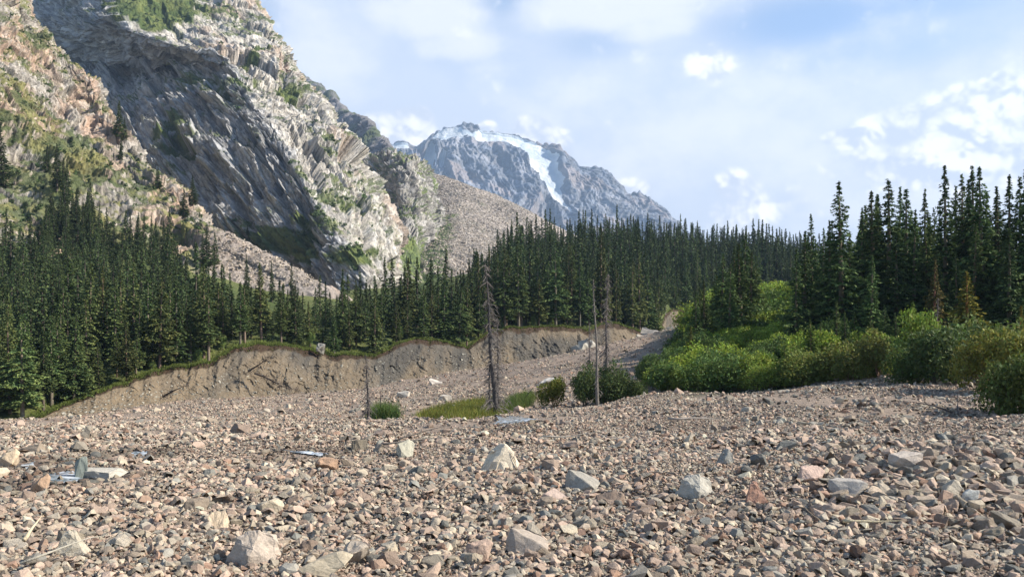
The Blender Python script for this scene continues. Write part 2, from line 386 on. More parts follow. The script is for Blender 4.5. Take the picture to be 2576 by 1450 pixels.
def blob(cx, cy, rx, ry, s=1.0):
    return s * np.exp(-(((hx - cx) / rx) ** 2 + ((hy - cy) / ry) ** 2) ** 1.5)
vis = (u < .8)
bl = blob(390, 20, 110, 50, 1.3) + blob(540, 210, 130, 35, .5) + blob(430, 330, 60, 70, .5) + blob(730, 215, 40, 25, .9) + blob(770, 540, 50, 30, .6) + blob(680, 595, 110, 32, 1.1) + blob(760, 640, 50, 25, .8) + blob(900, 650, 50, 30, .9) + blob(640, 130, 40, 30, .6) + blob(880, 520, 40, 20, .6)
gm = np.clip(gm + sstep(.25, .6, bl + .45 * fbm(P / 14 + 3, 3)) * vis, 0, 1)
gn = sstep(-.4, .5, fbm(P / 12, 3))
gcol = (1 - gn)[:, None] * np.array([.06, .085, .025]) + gn[:, None] * np.array([.13, .15, .045])
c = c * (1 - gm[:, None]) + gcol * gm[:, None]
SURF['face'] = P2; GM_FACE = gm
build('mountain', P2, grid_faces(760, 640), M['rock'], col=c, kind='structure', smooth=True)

# (2) sunlit crag on the left, dropping to talus
sil = [(-330, -40), (-120, 40), (0, 66), (60, 96), (110, 145), (170, 205), (200, 245), (243, 262), (310, 298), (372, 358), (415, 380), (466, 458), (533, 520), (560, 545), (600, 605), (655, 705), (695, 775), (740, 870), (900, 1040)]
rows = []
for y, sx in sil:
    t = np.clip(y / 700, -.5, 1.2); dr = 440 - 140 * max(t, -.3) if y < 560 else 440 - 140 * t
    dl = 350 - 120 * t
    rows.append([(-750, y - 60, dl - 40), (-330, y - 20, dl - 20), (-60 + .1 * sx, y, dl + (dr - dl) * .2), (sx * .42, y, dl + (dr - dl) * .5), (sx * .8, y, dl + (dr - dl) * .8), (sx, y, dr), (sx - 30, y + 60, dr + 110), (sx - 250, y + 260, dr + 300)])
G = net(rows, 620, 560); n = normals(G); P = G.reshape(-1, 3); nn = n.reshape(-1, 3)
u = np.tile(np.linspace(0, 1, 620), 560)
dirn = (.3, -.1, -1)
px_, py_ = proj(P); hx, hy = px_ / K, py_ / K
Q = slab(G, 1.3, 3.)
talus = sstep(-.3, .3, (hy - (560 + (600 - hx) * .35)) / 60 + .6 * fbm(P / 25, 3)) * sstep(470, 530, hx)
qf = stretch(P + np.outer(fbm(P / 15, 2), (3, 3, 3)), dirn, 2.3)
h = ridged(stretch(P, dirn, 2.6) / 55, 3, .5) * 5 + facets(Q / 30, 19) * 2.6 + facets(Q / 14, 11) * 1.2 + facets(Q / 6.5, 12) * .5 + facets(Q / 3.4, 13) * .2 + fbm(P / 4, 3) * .6 + facets(P / 8, 17) * 1.7 + facets(P / 3.2, 18) * .6
h = (h - h.mean() - .9 * h.std()) * (1 - .85 * talus) + fbm(P / 2.5, 2) * .5 * talus
P2 = P + nn * h[:, None]; n2 = normals(P2.reshape(G.shape)).reshape(-1, 3)
c = lerp(np.tile(np.array([.40, .36, .31]), (len(P), 1)), (.50, .355, .26), sstep(-.3, .45, fbm(Q / 26, 3)))
c = lerp(c, (.18, .16, .13), .5 * sstep(.42, .8, ridged(Q / 8 + 11, 3)))
c = lerp(c, (.58, .53, .46), .5 * sstep(.1, .5, fbm(Q / 5 + 71, 3))); c = c * (1 + .3 * np.clip(fbm(Q / 1.6, 3), -1, 1))[:, None]
j_ = np.exp(-(facets(Q / 9, 15, edges=True) / .07) ** 2) * .7 + np.exp(-(facets(Q / 4, 16, edges=True) / .08) ** 2) * .5
P2 = P2 - nn * (np.clip(j_, 0, 1) * .8 * (1 - talus))[:, None]; c = c * (1 - .5 * np.clip(j_, 0, 1))[:, None]
band = (hy - .95 * hx - 240) / 170                                # grassy band running down the foot
gm = fbm(stretch(P, (.6, .4, -.8), 2.2) / 22 + 20, 4) * 1.0 + n2[:, 2] * .9 - .56 + .8 * np.exp(-((band - .3) / .8) ** 2) + .2 * np.exp(-((hy - 1.25 * hx + 60) / 45) ** 2)
gm = .88 * sstep(.05, .4, gm) * (1 - talus); GM_CRAG = gm
gn = sstep(-.4, .5, fbm(P / 9, 3)); gl = sstep(.1, .5, fbm(P / 5 + 9, 3))
gcol = (1 - gn)[:, None] * np.array([.075, .10, .03]) + gn[:, None] * np.array([.175, .17, .05])
gcol = gcol * (1 - .6 * gl[:, None]) + .6 * gl[:, None] * np.array([.035, .055, .02])
c = c * (1 - gm[:, None]) + gcol * gm[:, None]
c = lerp(c, (.31, .26, .22), talus * (.75 + .25 * np.clip(fbm(P / 3, 2), -1, 1)))
SURF['crag'] = P2
build('crag', P2, grid_faces(620, 560), M['rock'], col=c, kind='structure', smooth=True)

# (3) dark ridge beyond the face
sil = [(700, 140), (740, 178), (780, 208), (800, 222), (830, 242), (855, 272), (880, 290), (905, 300), (930, 318), (950, 345), (970, 362), (985, 388), (1010, 440), (1050, 520)]
rows = [[(x - 60, y - 20 + 260, 1600 + (1000 - x) * 3) for x, y in sil], [(x - 20, y + 120, 1700 + (1000 - x) * 3) for x, y in sil], [(x, y, 1850 + (1000 - x) * 3) for x, y in sil], [(x, y + 60, 2200 + (1000 - x) * 3) for x, y in sil], [(x, y + 300, 3200 + (1000 - x) * 3) for x, y in sil]]
G = net(rows, 420, 260); n = normals(G); P = G.reshape(-1, 3); nn = n.reshape(-1, 3)
h = ridged(stretch(P, (.3, 0, -1), 2) / 110, 4, .6) * 14 + facets(stretch(P, (.3, 0, -1), 2) / 40, 21) * 6 + facets(P / 15, 22) * 3
P2 = P + nn * h[:, None]
c = lerp(np.tile(np.array([.15, .14, .14]), (len(P), 1)), (.07, .085, .04), sstep(-.1, .4, fbm(P / 60, 4)))
build('ridge', P2, grid_faces(420, 260), M['rock'], col=c, kind='structure', smooth=True)

# (4) rocky knob and the gullied slope beneath it
rows = [[(880, 392, 1600), (960, 400, 1450), (1010, 420, 1400), (1060, 430, 1420), (1110, 470, 1600)],
        [(860, 372, 1260), (950, 390, 1150), (1005, 396, 1060), (1052, 404, 1080), (1085, 440, 1250)],
        [(870, 430, 1130), (945, 430, 1080), (1000, 440, 960), (1055, 440, 1000), (1100, 490, 1180)],
        [(880, 500, 1050), (950, 490, 1010), (1005, 500, 905), (1065, 500, 950), (1112, 540, 1120)],
        [(900, 570, 900), (965, 560, 880), (1015, 560, 850), (1070, 560, 890), (1110, 600, 1040)],
        [(920, 640, 740), (985, 620, 740), (1020, 640, 770), (1060, 640, 810), (1090, 660, 930)],
        [(930, 720, 600), (990, 700, 620), (1040, 700, 640), (1080, 720, 680), (1150, 740, 800)]]
G = net(rows, 420, 460); n = normals(G); P = G.reshape(-1, 3); nn = n.reshape(-1, 3)
px_, py_ = proj(P); hx, hy = px_ / K, py_ / K
low = sstep(570, 640, hy)
dirn = (.35, -.2, -1)
qf = stretch(P, dirn, 2.2)
Q = slab(G, 1.6, 4.)
h = (ridged(qf / 70, 3, .6) * 11 + facets(Q / 30, 31) * 5 + facets(Q / 12, 32) * 3 + facets(Q / 6, 33) * 1.2 + facets(P / 10, 34) * 2.0) * (1 - .85 * low) + fbm(P / 5, 3) * .8
h = h - h.mean() - .6 * h.std()
P2 = P + nn * h[:, None]; n2 = normals(P2.reshape(G.shape)).reshape(-1, 3)
c = lerp(np.tile(np.array([.25, .235, .215]), (len(P), 1)), (.35, .32, .28), sstep(-.3, .5, fbm(stretch(P, dirn, 3) / 40, 4)))
c = lerp(c, (.10, .09, .08), .8 * sstep(.35, .75, ridged(stretch(P, dirn, 4) / 12 + 11, 3))); c = lerp(c, (.5, .47, .43), .6 * sstep(.15, .5, fbm(stretch(P, dirn, 4) / 9 + 71, 3)))
gm = sstep(.05, .4, fbm(P / 32 + 20, 4) + n2[:, 2] * .9 - .5 + .75 * low - .35 * sstep(1090, 1120, hx))
scree = sstep(.1, .4, fbm(P / 30 + 44, 3) + .4) * np.exp(-((hy - 665 - (hx - 1000) * .35) / 14) ** 2)
gcol = lerp(np.tile(np.array([.07, .095, .03]), (len(P), 1)), (.13, .16, .045), sstep(-.3, .4, fbm(P / 12, 3)))
c = c * (1 - gm[:, None]) + gcol * gm[:, None]
c = lerp(c, (.3, .25, .215), scree)
SURF['knob'] = P2
build('mountain_spur', P2, grid_faces(420, 460), M['rock'], col=c, kind='structure', smooth=True)

# (5) boulder moraine
rows = [[(1000, 470, 1900), (1100, 500, 1850), (1200, 520, 1800), (1300, 560, 1750), (1400, 610, 1700), (1600, 680, 1700)],
        [(1000, 400, 1480), (1075, 430, 1420), (1150, 452, 1380), (1260, 497, 1320), (1370, 552, 1260), (1560, 650, 1260)],
        [(1000, 470, 1320), (1080, 490, 1280), (1160, 500, 1230), (1260, 545, 1180), (1370, 600, 1120), (1560, 690, 1150)],
        [(1010, 560, 1120), (1085, 560, 1080), (1160, 560, 1060), (1250, 600, 1010), (1360, 650, 960), (1540, 710, 1000)],
        [(1030, 620, 940), (1090, 625, 900), (1160, 630, 880), (1250, 650, 850), (1350, 700, 820), (1500, 760, 850)],
        [(1050, 720, 700), (1100, 725, 690), (1160, 730, 680), (1240, 740, 680), (1350, 780, 680), (1500, 800, 700)]]
G = net(rows, 520, 420); n = normals(G); P = G.reshape(-1, 3); nn = n.reshape(-1, 3)
px_, py_ = proj(P); hx, hy = px_ / K, py_ / K
h = ridged(stretch(P, (.2, -.4, -.6), 3) / 60, 3) * 4 + fbm(P / 7, 3) * .9 + fbm(P / 3, 2) * .5 - 2
P2 = P + nn * h[:, None]
c = lerp(np.tile(np.array([.30, .255, .215]), (len(P), 1)), (.22, .19, .155), sstep(-.2, .5, fbm(P / 40, 3)))
bl = sstep(.15, .5, fbm(P / 3.2 + 31, 2)); c = lerp(c, (.42, .375, .33), bl * .8)
gm = sstep(-.2, .3, np.exp(-((hx - 1105 - .15 * (540 - hy)) / 42) ** 2) * sstep(500, 560, hy) - .45 + .5 * fbm(P / 22, 3))
c = lerp(c, (.09, .12, .035), gm)
SURF['moraine'] = P2
build('moraine', P2, grid_faces(520, 420), M['moraine'], col=c, kind='structure', smooth=False)

# (6) far glaciated peak
sil = [(900, 420), (985, 376), (1000, 367), (1018, 366), (1030, 378), (1045, 380), (1065, 368), (1085, 348), (1110, 338), (1140, 330), (1172, 321), (1198, 325), (1205, 341), (1240, 346), (1275, 347), (1305, 356), (1335, 365), (1360, 378), (1378, 372),
       (1400, 380), (1425, 400), (1450, 425), (1470, 432), (1495, 430), (1520, 441), (1548, 468), (1572, 497), (1590, 500), (1606, 494), (1625, 505), (1655, 528), (1690, 566), (1720, 590), (1800, 630)]
sil = np.array(sil, float)
sx = np.linspace(900, 1800, 200); sy = np.interp(sx, sil[:, 0], sil[:, 1]); ys = np.convolve(np.pad(sy, 6, 'edge'), np.ones(13) / 13, 'valid'); sy = sy - np.abs(pn(np.stack([sx / 17, sx * 0, sx * 0], 1))) * 15 - pn(np.stack([sx / 6, sx * 0 + 3, sx * 0], 1)) * 3 + 2
rows = [[(x - 60, y + 260, 6000) for x, y in zip(sx, sy)], [(x, y + 5, 5460) for x, y in zip(sx, sy)], [(x, y, 5400) for x, y in zip(sx, sy)]]
for k in (.03, .15, .35, .6, .85, 1.2):
    rows.append([(x, y * (1 - k) + 640 * k, 5400 - 1000 * k) for x, y in zip(sx, sy if k < .1 else ys)])
nu, nv = 760, 460
G = net(rows, nu, nv); n = normals(G); P = G.reshape(-1, 3); nn = n.reshape(-1, 3)
px_, py_ = proj(P); hx, hy = px_ / K, py_ / K
tt = np.repeat(np.linspace(0, 8, nv), nu)
front = sstep(2.2, 4, tt)
rib = ridged(np.stack([(P[:, 0] + .25 * P[:, 2] + 90 * fbm(P / 500, 2)) / 420, P[:, 1] / 3000, P[:, 2] / 2600], 1), 5, .55)
Pw = P + np.outer(fbm(P / 200, 2), (30, 30, 30)); Pf = stretch(Pw, (.15, 0, -1), 2.2)
rx = P[:, 0] + .35 * P[:, 2] + 60 * fbm(P / 300, 2); ry = P[:, 0] - .55 * P[:, 2]
r2_ = ridged(np.stack([rx / 170, P[:, 1] / 3000, P[:, 2] / 1500], 1), 4, .6); r3_ = ridged(np.stack([ry / 110, P[:, 1] / 2000, P[:, 2] / 1300 + 7], 1), 3, .6)
h = (rib - .35) * 190 * (.1 + .9 * front) + (r2_ * 60 + r3_ * 40) * (.15 + .85 * front) + facets(Pf / 36, 43) * 5 + ridged(P / 60 + 3, 3, .6) * 10
glac = [(1200, 330), (1250, 330), (1290, 334), (1322, 350), (1352, 366), (1375, 384), (1398, 398), (1388, 415), (1404, 440), (1412, 455), (1399, 478), (1408, 500), (1418, 520), (1430, 545), (1404, 517), (1384, 498), (1368, 468), (1345, 448), (1332, 420), (1318, 398), (1298, 384), (1268, 366), (1240, 361), (1200, 365), (1170, 357)]
snow2 = [(1090, 340), (1110, 325), (1140, 318), (1160, 322), (1185, 332), (1192, 342), (1165, 343), (1158, 356), (1138, 354), (1118, 364), (1102, 358), (1085, 358)]
snow3 = [(1040, 380), (1065, 370), (1085, 366), (1082, 400), (1070, 420), (1060, 395)]
snow4 = [(985, 364), (1000, 352), (1020, 352), (1028, 380), (1010, 392), (990, 390)]
wob = np.array([fbm(P / 160 + 5, 3) * 3.5, fbm(P / 160 + 50, 3) * 3.5])
gl = np.zeros(len(P), bool)
for pg in (glac, snow2, snow4): gl |= poly_mask(px_ + wob[0] * .8, py_ + wob[1] * .6, pg)
gl |= poly_mask(px_ + wob[0], py_ + wob[1], snow3) & (rib < .25)
gl &= (tt > 1.5)
ch = [(1085, 370), (1120, 395), (1110, 440), (1075, 450), (1060, 420)]
gl |= poly_mask(px_, py_, ch) & (ridged(np.stack([P[:, 0] / 60, P[:, 1] / 900, P[:, 2] / 500], 1), 2) > .35)
smooth_h = fbm(P / 300, 2) * 15 + 30
g2 = gl.reshape(nv, nu).astype(float)
for _ in range(22):
    g2 = (g2 + np.roll(g2, 1, 0) + np.roll(g2, -1, 0) + np.roll(g2, 1, 1) + np.roll(g2, -1, 1)) / 5
g2 = sstep(.05, .45, g2.ravel()); h = h * (1 - g2 * .97) + smooth_h * g2 * .6
dv = nn * .4 + np.array([.25, -.9, 0]); dv /= np.linalg.norm(dv, axis=1)[:, None]
P2 = P + dv * h[:, None]
Gs = P2.reshape(nv, nu, 3).copy(); ws = sstep(.3, .7, g2).reshape(nv, nu, 1)
for _ in range(45):
    Av = (np.roll(Gs, 1, 0) + np.roll(Gs, -1, 0) + np.roll(Gs, 1, 1) + np.roll(Gs, -1, 1)) / 4; Gs = Gs * (1 - ws) + Av * ws
P2 = Gs.reshape(-1, 3) + dv * (fbm(P / 70, 3) * 5 * ws.ravel())[:, None]
c = lerp(np.tile(np.array([.145, .165, .205]), (len(P), 1)), (.25, .255, .28), sstep(-.3, .5, fbm(P / 150, 4)))  # grey peak rock, with the blue of distant haze tinted into its colour
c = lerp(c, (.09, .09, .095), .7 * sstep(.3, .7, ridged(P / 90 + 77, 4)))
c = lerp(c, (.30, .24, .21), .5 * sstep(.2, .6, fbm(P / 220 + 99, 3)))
fcs = grid_faces(nu, nv); isg = gl[fcs].sum(1) >= 2
def subset(P, fc, c):
    ids = np.unique(fc); mp = np.zeros(len(P), int); mp[ids] = np.arange(len(ids)); return P[ids], mp[fc], c[ids]
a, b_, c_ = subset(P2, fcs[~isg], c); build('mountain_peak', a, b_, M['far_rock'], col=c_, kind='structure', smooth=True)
ic = lerp(np.tile(np.array([.46, .51, .54]), (len(P), 1)), (.62, .63, .62), sstep(-.3, .5, fbm(P / 120, 4)))
ic = lerp(ic, (.42, .45, .46), .5 * sstep(.3, .6, fbm(P / 45 + 9, 3)))
a, b_, c_ = subset(P2, fcs[isg], ic); build('glacier', a, b_, M['ice'], col=c_, kind='structure', smooth=True)


# ------------------------------------------------------------------ vegetation
def quads(C, A, B):                                       # centre, half-axis arrays -> verts, faces
    V = np.stack([C - A - B * .5, C - A * .2 + B, C + A, C - A * .2 - B], 1).reshape(-1, 3)
    return V, np.arange(len(C) * 4).reshape(-1, 4)
def unit(v): return v / np.maximum(np.linalg.norm(v, axis=1), 1e-9)[:, None]
def tube(pts, rad, k=6):
    pts = np.asarray(pts, float); V = []
    for p, r in zip(pts, rad):
        a = np.arange(k) / k * 2 * math.pi
        V.append(np.stack([p[0] + np.cos(a) * r, p[1] + np.sin(a) * r, np.full(k, p[2])], 1))
    V = np.concatenate(V); n = len(pts); Fc = []
    for i in range(n - 1):
        for j in range(k):
            Fc.append((i * k + j, i * k + (j + 1) % k, (i + 1) * k + (j + 1) % k, (i + 1) * k + j))
    return V, np.array(Fc)
def spruce(seed, H=20., R=1.7, dz=.34, nb=9, step=.26, qs=.26, per=3, z0=.1, power=.8, ragged=.3, lean=0.):
    r = np.random.default_rng(seed)
    zs = np.arange(z0 * H, H - .25, dz * H / 20)
    t = (zs - z0 * H) / (H * (1 - z0))
    wob = fbm(np.stack([zs * .5, zs * 0 + seed * 3.1, zs * 0], 1), 3)
    prof = (1 - t) ** power * (.66 + .34 * sstep(0, .16, t)) * (1 + ragged * 1.5 * wob) * R
    prof = np.maximum(prof, .10 + .12 * (1 - t))
    n = (nb * (.65 + .35 * (1 - t))).astype(int) + 1
    lv = np.repeat(np.arange(len(zs)), n)
    az = r.uniform(0, 2 * math.pi, len(lv)); z = zs[lv] + r.normal(0, dz * .35, len(lv))
    az_n = fbm(np.stack([np.cos(az) * 1.3, np.sin(az) * 1.3, z * .35 + seed * 7], 1), 2)
    Lb = prof[lv] * r.uniform(.62, 1.12, len(lv)) * (1 + ragged * 1.3 * az_n)
    Lb = np.maximum(Lb, .08)
    m = np.maximum((Lb / step).astype(int), 1)
    bi = np.repeat(np.arange(len(lv)), m * per)
    s = r.uniform(.10, 1.0, len(bi)) ** .6
    a = az[bi] + r.normal(0, .10, len(bi)); rad = Lb[bi] * s
    zz = z[bi] + Lb[bi] * (.30 * s - .62 * s ** 2 + .14 * s ** 5) + r.normal(0, .05, len(bi))
    C = np.stack([np.cos(a) * rad, np.sin(a) * rad, zz], 1)
    out = np.stack([np.cos(a), np.sin(a), np.zeros(len(a))], 1)
    A_ = unit(out * r.uniform(.2, 1, len(a))[:, None] + r.normal(0, .45, (len(a), 3)) + np.array([0, 0, -.35]))
    B_ = unit(np.cross(A_, r.normal(0, 1, (len(a), 3)) + np.array([0, 0, .6])))
    sz = qs * r.uniform(.6, 1.25, len(a)) * (.55 + .45 * np.clip(1 - zz / H, 0, 1) ** .4)
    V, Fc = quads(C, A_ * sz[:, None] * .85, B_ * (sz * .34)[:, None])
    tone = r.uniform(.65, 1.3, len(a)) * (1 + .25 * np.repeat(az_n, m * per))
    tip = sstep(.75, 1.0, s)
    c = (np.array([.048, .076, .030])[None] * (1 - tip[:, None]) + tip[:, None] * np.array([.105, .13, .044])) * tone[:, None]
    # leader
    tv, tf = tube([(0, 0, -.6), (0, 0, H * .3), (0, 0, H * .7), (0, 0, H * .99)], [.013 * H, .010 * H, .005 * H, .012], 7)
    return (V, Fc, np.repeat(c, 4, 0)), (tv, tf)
MESH = {}
def reg(key, crown, trunk, cmat='needles', tcol=(.12, .09, .07)):
    o1 = build('crown', crown[0], crown[1], M[cmat], col=crown[2], link=False)
    o2 = build('trunk', trunk[0], trunk[1], M['bark'], col=np.tile(np.array(tcol), (len(trunk[0]), 1)), smooth=True, link=False)
    MESH[key] = (o1.data, o2.data)
NEAR = []
for i in range(7):
    c_, t_ = spruce(10 + i, 20, [2.0, 2.3, 1.8, 2.5, 2.1, 1.9, 2.6][i], nb=11, per=4, z0=[.04, .08, .05, .03, .1, .06, .05][i], power=[.85, .9, .8, 1.0, .85, .8, 1.0][i], ragged=[.3, .22, .38, .2, .3, .42, .2][i])
    reg(('near', i), c_, t_)
for i in range(9):                                        # middle distance, some with bare lower stems
    c_, t_ = spruce(40 + i, 20, [2.4, 2.1, 2.5, 2.0, 2.2, 2.6, 3.1, 1.7, 2.8][i], dz=.4, nb=9, step=.34, qs=.33, per=5, z0=[.04, .08, .18, .05, .24, .10, .06, .3, .12][i], power=[1.0, .9, 1.0, .85, .9, 1.1, 1.2, .7, 1.0][i], ragged=[.3, .3, .3, .3, .3, .3, .22, .5, .42][i])
    reg(('mid', i), c_, t_, tcol=(.13, .105, .085))
LOW = [spruce(70 + i, 20, [2.4, 2.1, 2.5, 2.2, 2.6, 2.0][i], dz=.65, nb=8, step=.6, qs=.55, per=3, z0=[.04, .08, .12, .05, .08, .15][i], power=[1.0, .9, 1.05, .9, 1.1, .95][i], ragged=.35) for i in range(6)]
def plant_tree(key, loc, H, label, group, color=(1, 1, 1), wide=1.0, name='spruce_tree', cat='spruce tree', H0=20., parts=('crown', 'trunk')):
    s = H / H0
    e = empty(name, (float(loc[0]), float(loc[1]), float(loc[2])), random.uniform(0, 6.28), (s * wide, s * wide, s), label=label, cat=cat, group=group)
    e.rotation_euler = (random.gauss(0, .018), random.gauss(0, .018), e.rotation_euler[2])
    for nm, me in zip(parts, MESH[key]):
        o = bpy.data.objects.new(nm, me); COL.objects.link(o); o.parent = e; o.color = (*color, 1)
    return e

# --- tall trees on the right bank: survey x, top y, distance, width factor, kind, colour, label
def zx(a, b): return (2500 + a * .7243) / 1.5534, (600 + b * .7243) / 1.5534
RT = [(1093, 135, 97, 1.15, 'tallest of the spruces right of the gap, a ragged column standing alone'),
      (930, 318, 108, .8, 'thin spruce with a feathery tip just left of the tall lone column spruce'), (885, 412, 100, 1.1, 'broad spruce at the left end of the tall spruces on the right bank'),
      (1028, 352, 104, 1.1, None), (985, 398, 125, .9, None), (840, 505, 96, .9, None), (1200, 312, 112, 1.0, None), (1268, 188, 104, 1.25, None), (1345, 132, 102, 1.35, None), (1292, 212, 112, 1.0, None),
      (1395, 172, 112, 1., None), (1435, 182, 106, 1.25, None), (1470, 330, 100, 1.1, None), (1535, 186, 108, .95, None), (1508, 288, 118, .9, None), (1600, 288, 118, .9, None), (1650, 58, 98, 1.05, 'tall spruce with a very narrow bare-looking tip in the right hand stand'),
      (1700, 168, 110, 1., None), (1750, 105, 102, 1.0, None), (1775, 130, 112, 1., None), (1815, 62, 100, 1.15, None), (1850, 56, 95, 1.1, None), (1900, 230, 108, 1.2, None), (1952, 168, 104, 1., None), (1997, 106, 92, .95, None), (2052, 118, 96, 1.0, None),
      (2085, 60, 90, 1.1, None), (2140, 90, 95, 1.1, None), (2200, 40, 92, 1.1, None), (2260, 120, 98, 1.1, None),
      (1250, 542, 88, 1.0, 'shorter spruce standing in front of the tall stand on the right bank'), (1620, 518, 90, 1.0, None), (1710, 526, 92, 1.0, None), (1240, 330, 118, 1.1, None), (1560, 400, 104, 1.1, None), (1680, 330, 106, 1.2, None), (1380, 430, 96, 1.2, None), (1130, 420, 106, 1., None), (1990, 400, 88, 1.1, None), (1790, 380, 94, 1.1, None),
      (548, 478, 112, 1.35, 'pointed spruce above the bright green shrubs by the gap in the forest'), (435, 538, 112, 1.1, None), (480, 588, 106, 1.1, None), (558, 418, 124, 1.1, None), (350, 678, 108, 1.1, None), (300, 738, 104, 1.0, 'small dark spruce at the left tip of the right bank stand beside the channel'),
      (590, 520, 120, 1.1, None), (630, 540, 128, .9, None), (505, 500, 126, 1., None), (400, 640, 116, 1.0, None), (325, 720, 118, .9, None)]
GR = 'tall spruces standing close together on the right bank'
cnt = 0
def free_tree(a, b, D, wd, label, color=None, dense=True):
    global cnt
    fx, fy = zx(a, b); p = pt(fx, fy, D); gz_ = float(field_z(p[0], p[1])[0])
    col = color or tuple(np.array([1.1, 1.15, 1]) * random.uniform(.9, 1.4) * np.array([random.uniform(.9, 1.1), 1, 1]))
    H = p[2] - gz_
    plant_tree(('near', cnt % 7), (p[0], p[1], gz_), H, label or 'dark green spruce in the tall close stand on the right bank', GR, col, wd * (20 / max(H, 8)) ** .35 * 1.45)
    cnt += 1
    return p
for a, b, D, wd, lb in RT: free_tree(a, b, D, wd, lb)
for i in range(46):                                       # ranks behind
    a = random.uniform(860, 2250); b = (250 if a > 1180 else 480) + 170 * random.random() + 60 * math.sin(a * .013)
    free_tree(a, b, random.uniform(118, 150), random.uniform(.9, 1.2), None)
for i in range(12):
    a = random.uniform(800, 2200); free_tree(a, random.uniform(760, 900), random.uniform(82, 92), 1.1, None)
# young and discoloured trees at its foot
for a, b, D, wd, c_, lb in ((1765, 628, 80, 1.25, (2.6, 1.7, .8), 'yellowing young spruce in front of the dark stand on the right'), (2040, 815, 74, 1.1, (2.8, 1.6, .8), 'small brownish yellow spruce among the olive shrubs on the right'),
                          (1582, 568, 86, .75, (1.7, 1.0, .9), 'half dead reddish spruce between the green ones on the right bank'), (930, 888, 80, 1.3, (1.7, 1.7, 1), 'small bright young spruce above the low shrubs by the right bank'),
                          (785, 1008, 76, 1.4, (1.8, 1.9, 1), 'little light green spruce poking out of the shrub belt'), (275, 920, 90, 1.1, (1.5, 1.25, .8), 'thin brownish young spruce at the left edge of the shrub thicket'), (1480, 800, 78, 1.5, (3.0, 3.0, 1.0), 'bright green young tree standing in front of the dark spruces')):
    free_tree(a, b, D, wd, lb, c_)
n_ind = len([o for o in COL.objects if o.name.startswith('spruce_tree')])

# --- isolated trees on the crag and the slopes below it
SL = 'spruces clinging to the slopes below the cliffs'
def slope_tree(fx, top, base, key, label=None, wd=1.15, d=None):
    global n_ind
    if d: p = pt(fx, base, d); p[2] = float(terr_z(p[0], p[1])[0])
    else: p = surf_at(key, fx, base)
    H = (base - top) * K / F * p[1] + 1.0
    plant_tree(('mid', random.randrange(6) if H > 9 else random.choice((0, 1, 3))), (p[0], p[1], p[2] - 1.0), H, label or ('small dark spruce on the green meadow below the rocky spur' if key == 'knob' else 'dark spruce growing on the grassy ledges of the left crag'), 'spruces on the meadow below the spur' if key == 'knob' else SL, tuple(np.array([1, 1, 1]) * random.uniform(.7, .95)), wd); n_ind += 1
for a in ((5, 305, 460, 'crag', 'single dark spruce at the left picture edge against pink rock', 1.6), (12, 392, 465, 'crag', None, 1.4), (120, 358, 428, 'crag', 'small spruce left of the dark spruce clump on the crag', 1.7), (148, 358, 470, 'crag', None, 1.6), (163, 392, 480, 'crag', None, 1.4), (172, 400, 500, 'crag', None, 1.3),
          (304, 250, 340, 'crag', 'dark spruce standing high on the rim of the left crag', 1.7), (318, 290, 345, 'crag', None, 1.5), (303, 332, 395, 'crag', None, 1.3), (396, 412, 468, 'crag', 'bushy spruce on the grassy rim halfway down the crag', 2.0),
          (490, 440, 522, 'crag', None, 1.7), (463, 473, 540, 'crag', 'broad dark spruce low on the crag rim above the talus', 2.4), (238, 500, 572, 'crag', None, 1.5), (524, 568, 670, 'crag', None, 1.8), (540, 578, 660, 'crag', None, 1.7), (510, 582, 655, 'crag', None, 1.5),
          (150, 470, 580, 'crag', None, 1.4), (165, 440, 560, 'crag', None, 1.5), (182, 470, 590, 'crag', None, 1.5), (140, 500, 610, 'crag', None, 1.4), (200, 540, 640, 'crag', None, 1.4), (128, 520, 620, 'crag', None, 1.4), (100, 560, 620, 'crag', None, 1.3), (75, 562, 625, 'crag', None, 1.3),
          (1022, 633, 657, 'knob', None, 1.5), (1036, 636, 658, 'knob', None, 1.5), (1062, 645, 672, 'knob', None, 1.5), (1068, 650, 678, 'knob', None, 1.4), (1080, 655, 680, 'knob', None, 1.4), (1095, 664, 690, 'knob', None, 1.4), (620, 560, 585, 'face', 'lone small spruce at the foot of the shadowed face', 1.8)):
    slope_tree(*a)
rs = random.Random(77)
for i in range(34):
    fxx = rs.uniform(105, 250) if i < 20 else rs.uniform(270, 430); bs = rs.uniform(545, 655) if i < 20 else rs.uniform(640, 690)
    slope_tree(fxx, bs - rs.uniform(85, 130), bs, 'crag', 'dark spruce in the tall clump climbing the foot of the left crag' if i < 20 else 'dark spruce on the forest edge under the green ramp of the crag', 1.35)
for fx, top, base, d_ in ((622, 618, 735, 225), (565, 645, 740, 215), (455, 628, 730, 235), (470, 640, 735, 235), (685, 655, 760, 230), (735, 668, 770, 235), (440, 640, 735, 230), (330, 560, 690, 255), (380, 565, 690, 255), (1180, 640, 720, 330), (1280, 560, 668, 405), (1335, 556, 660, 410)):
    slope_tree(fx, top, base, None, 'spruce standing clear of the forest edge below the talus', 1.0, d_)

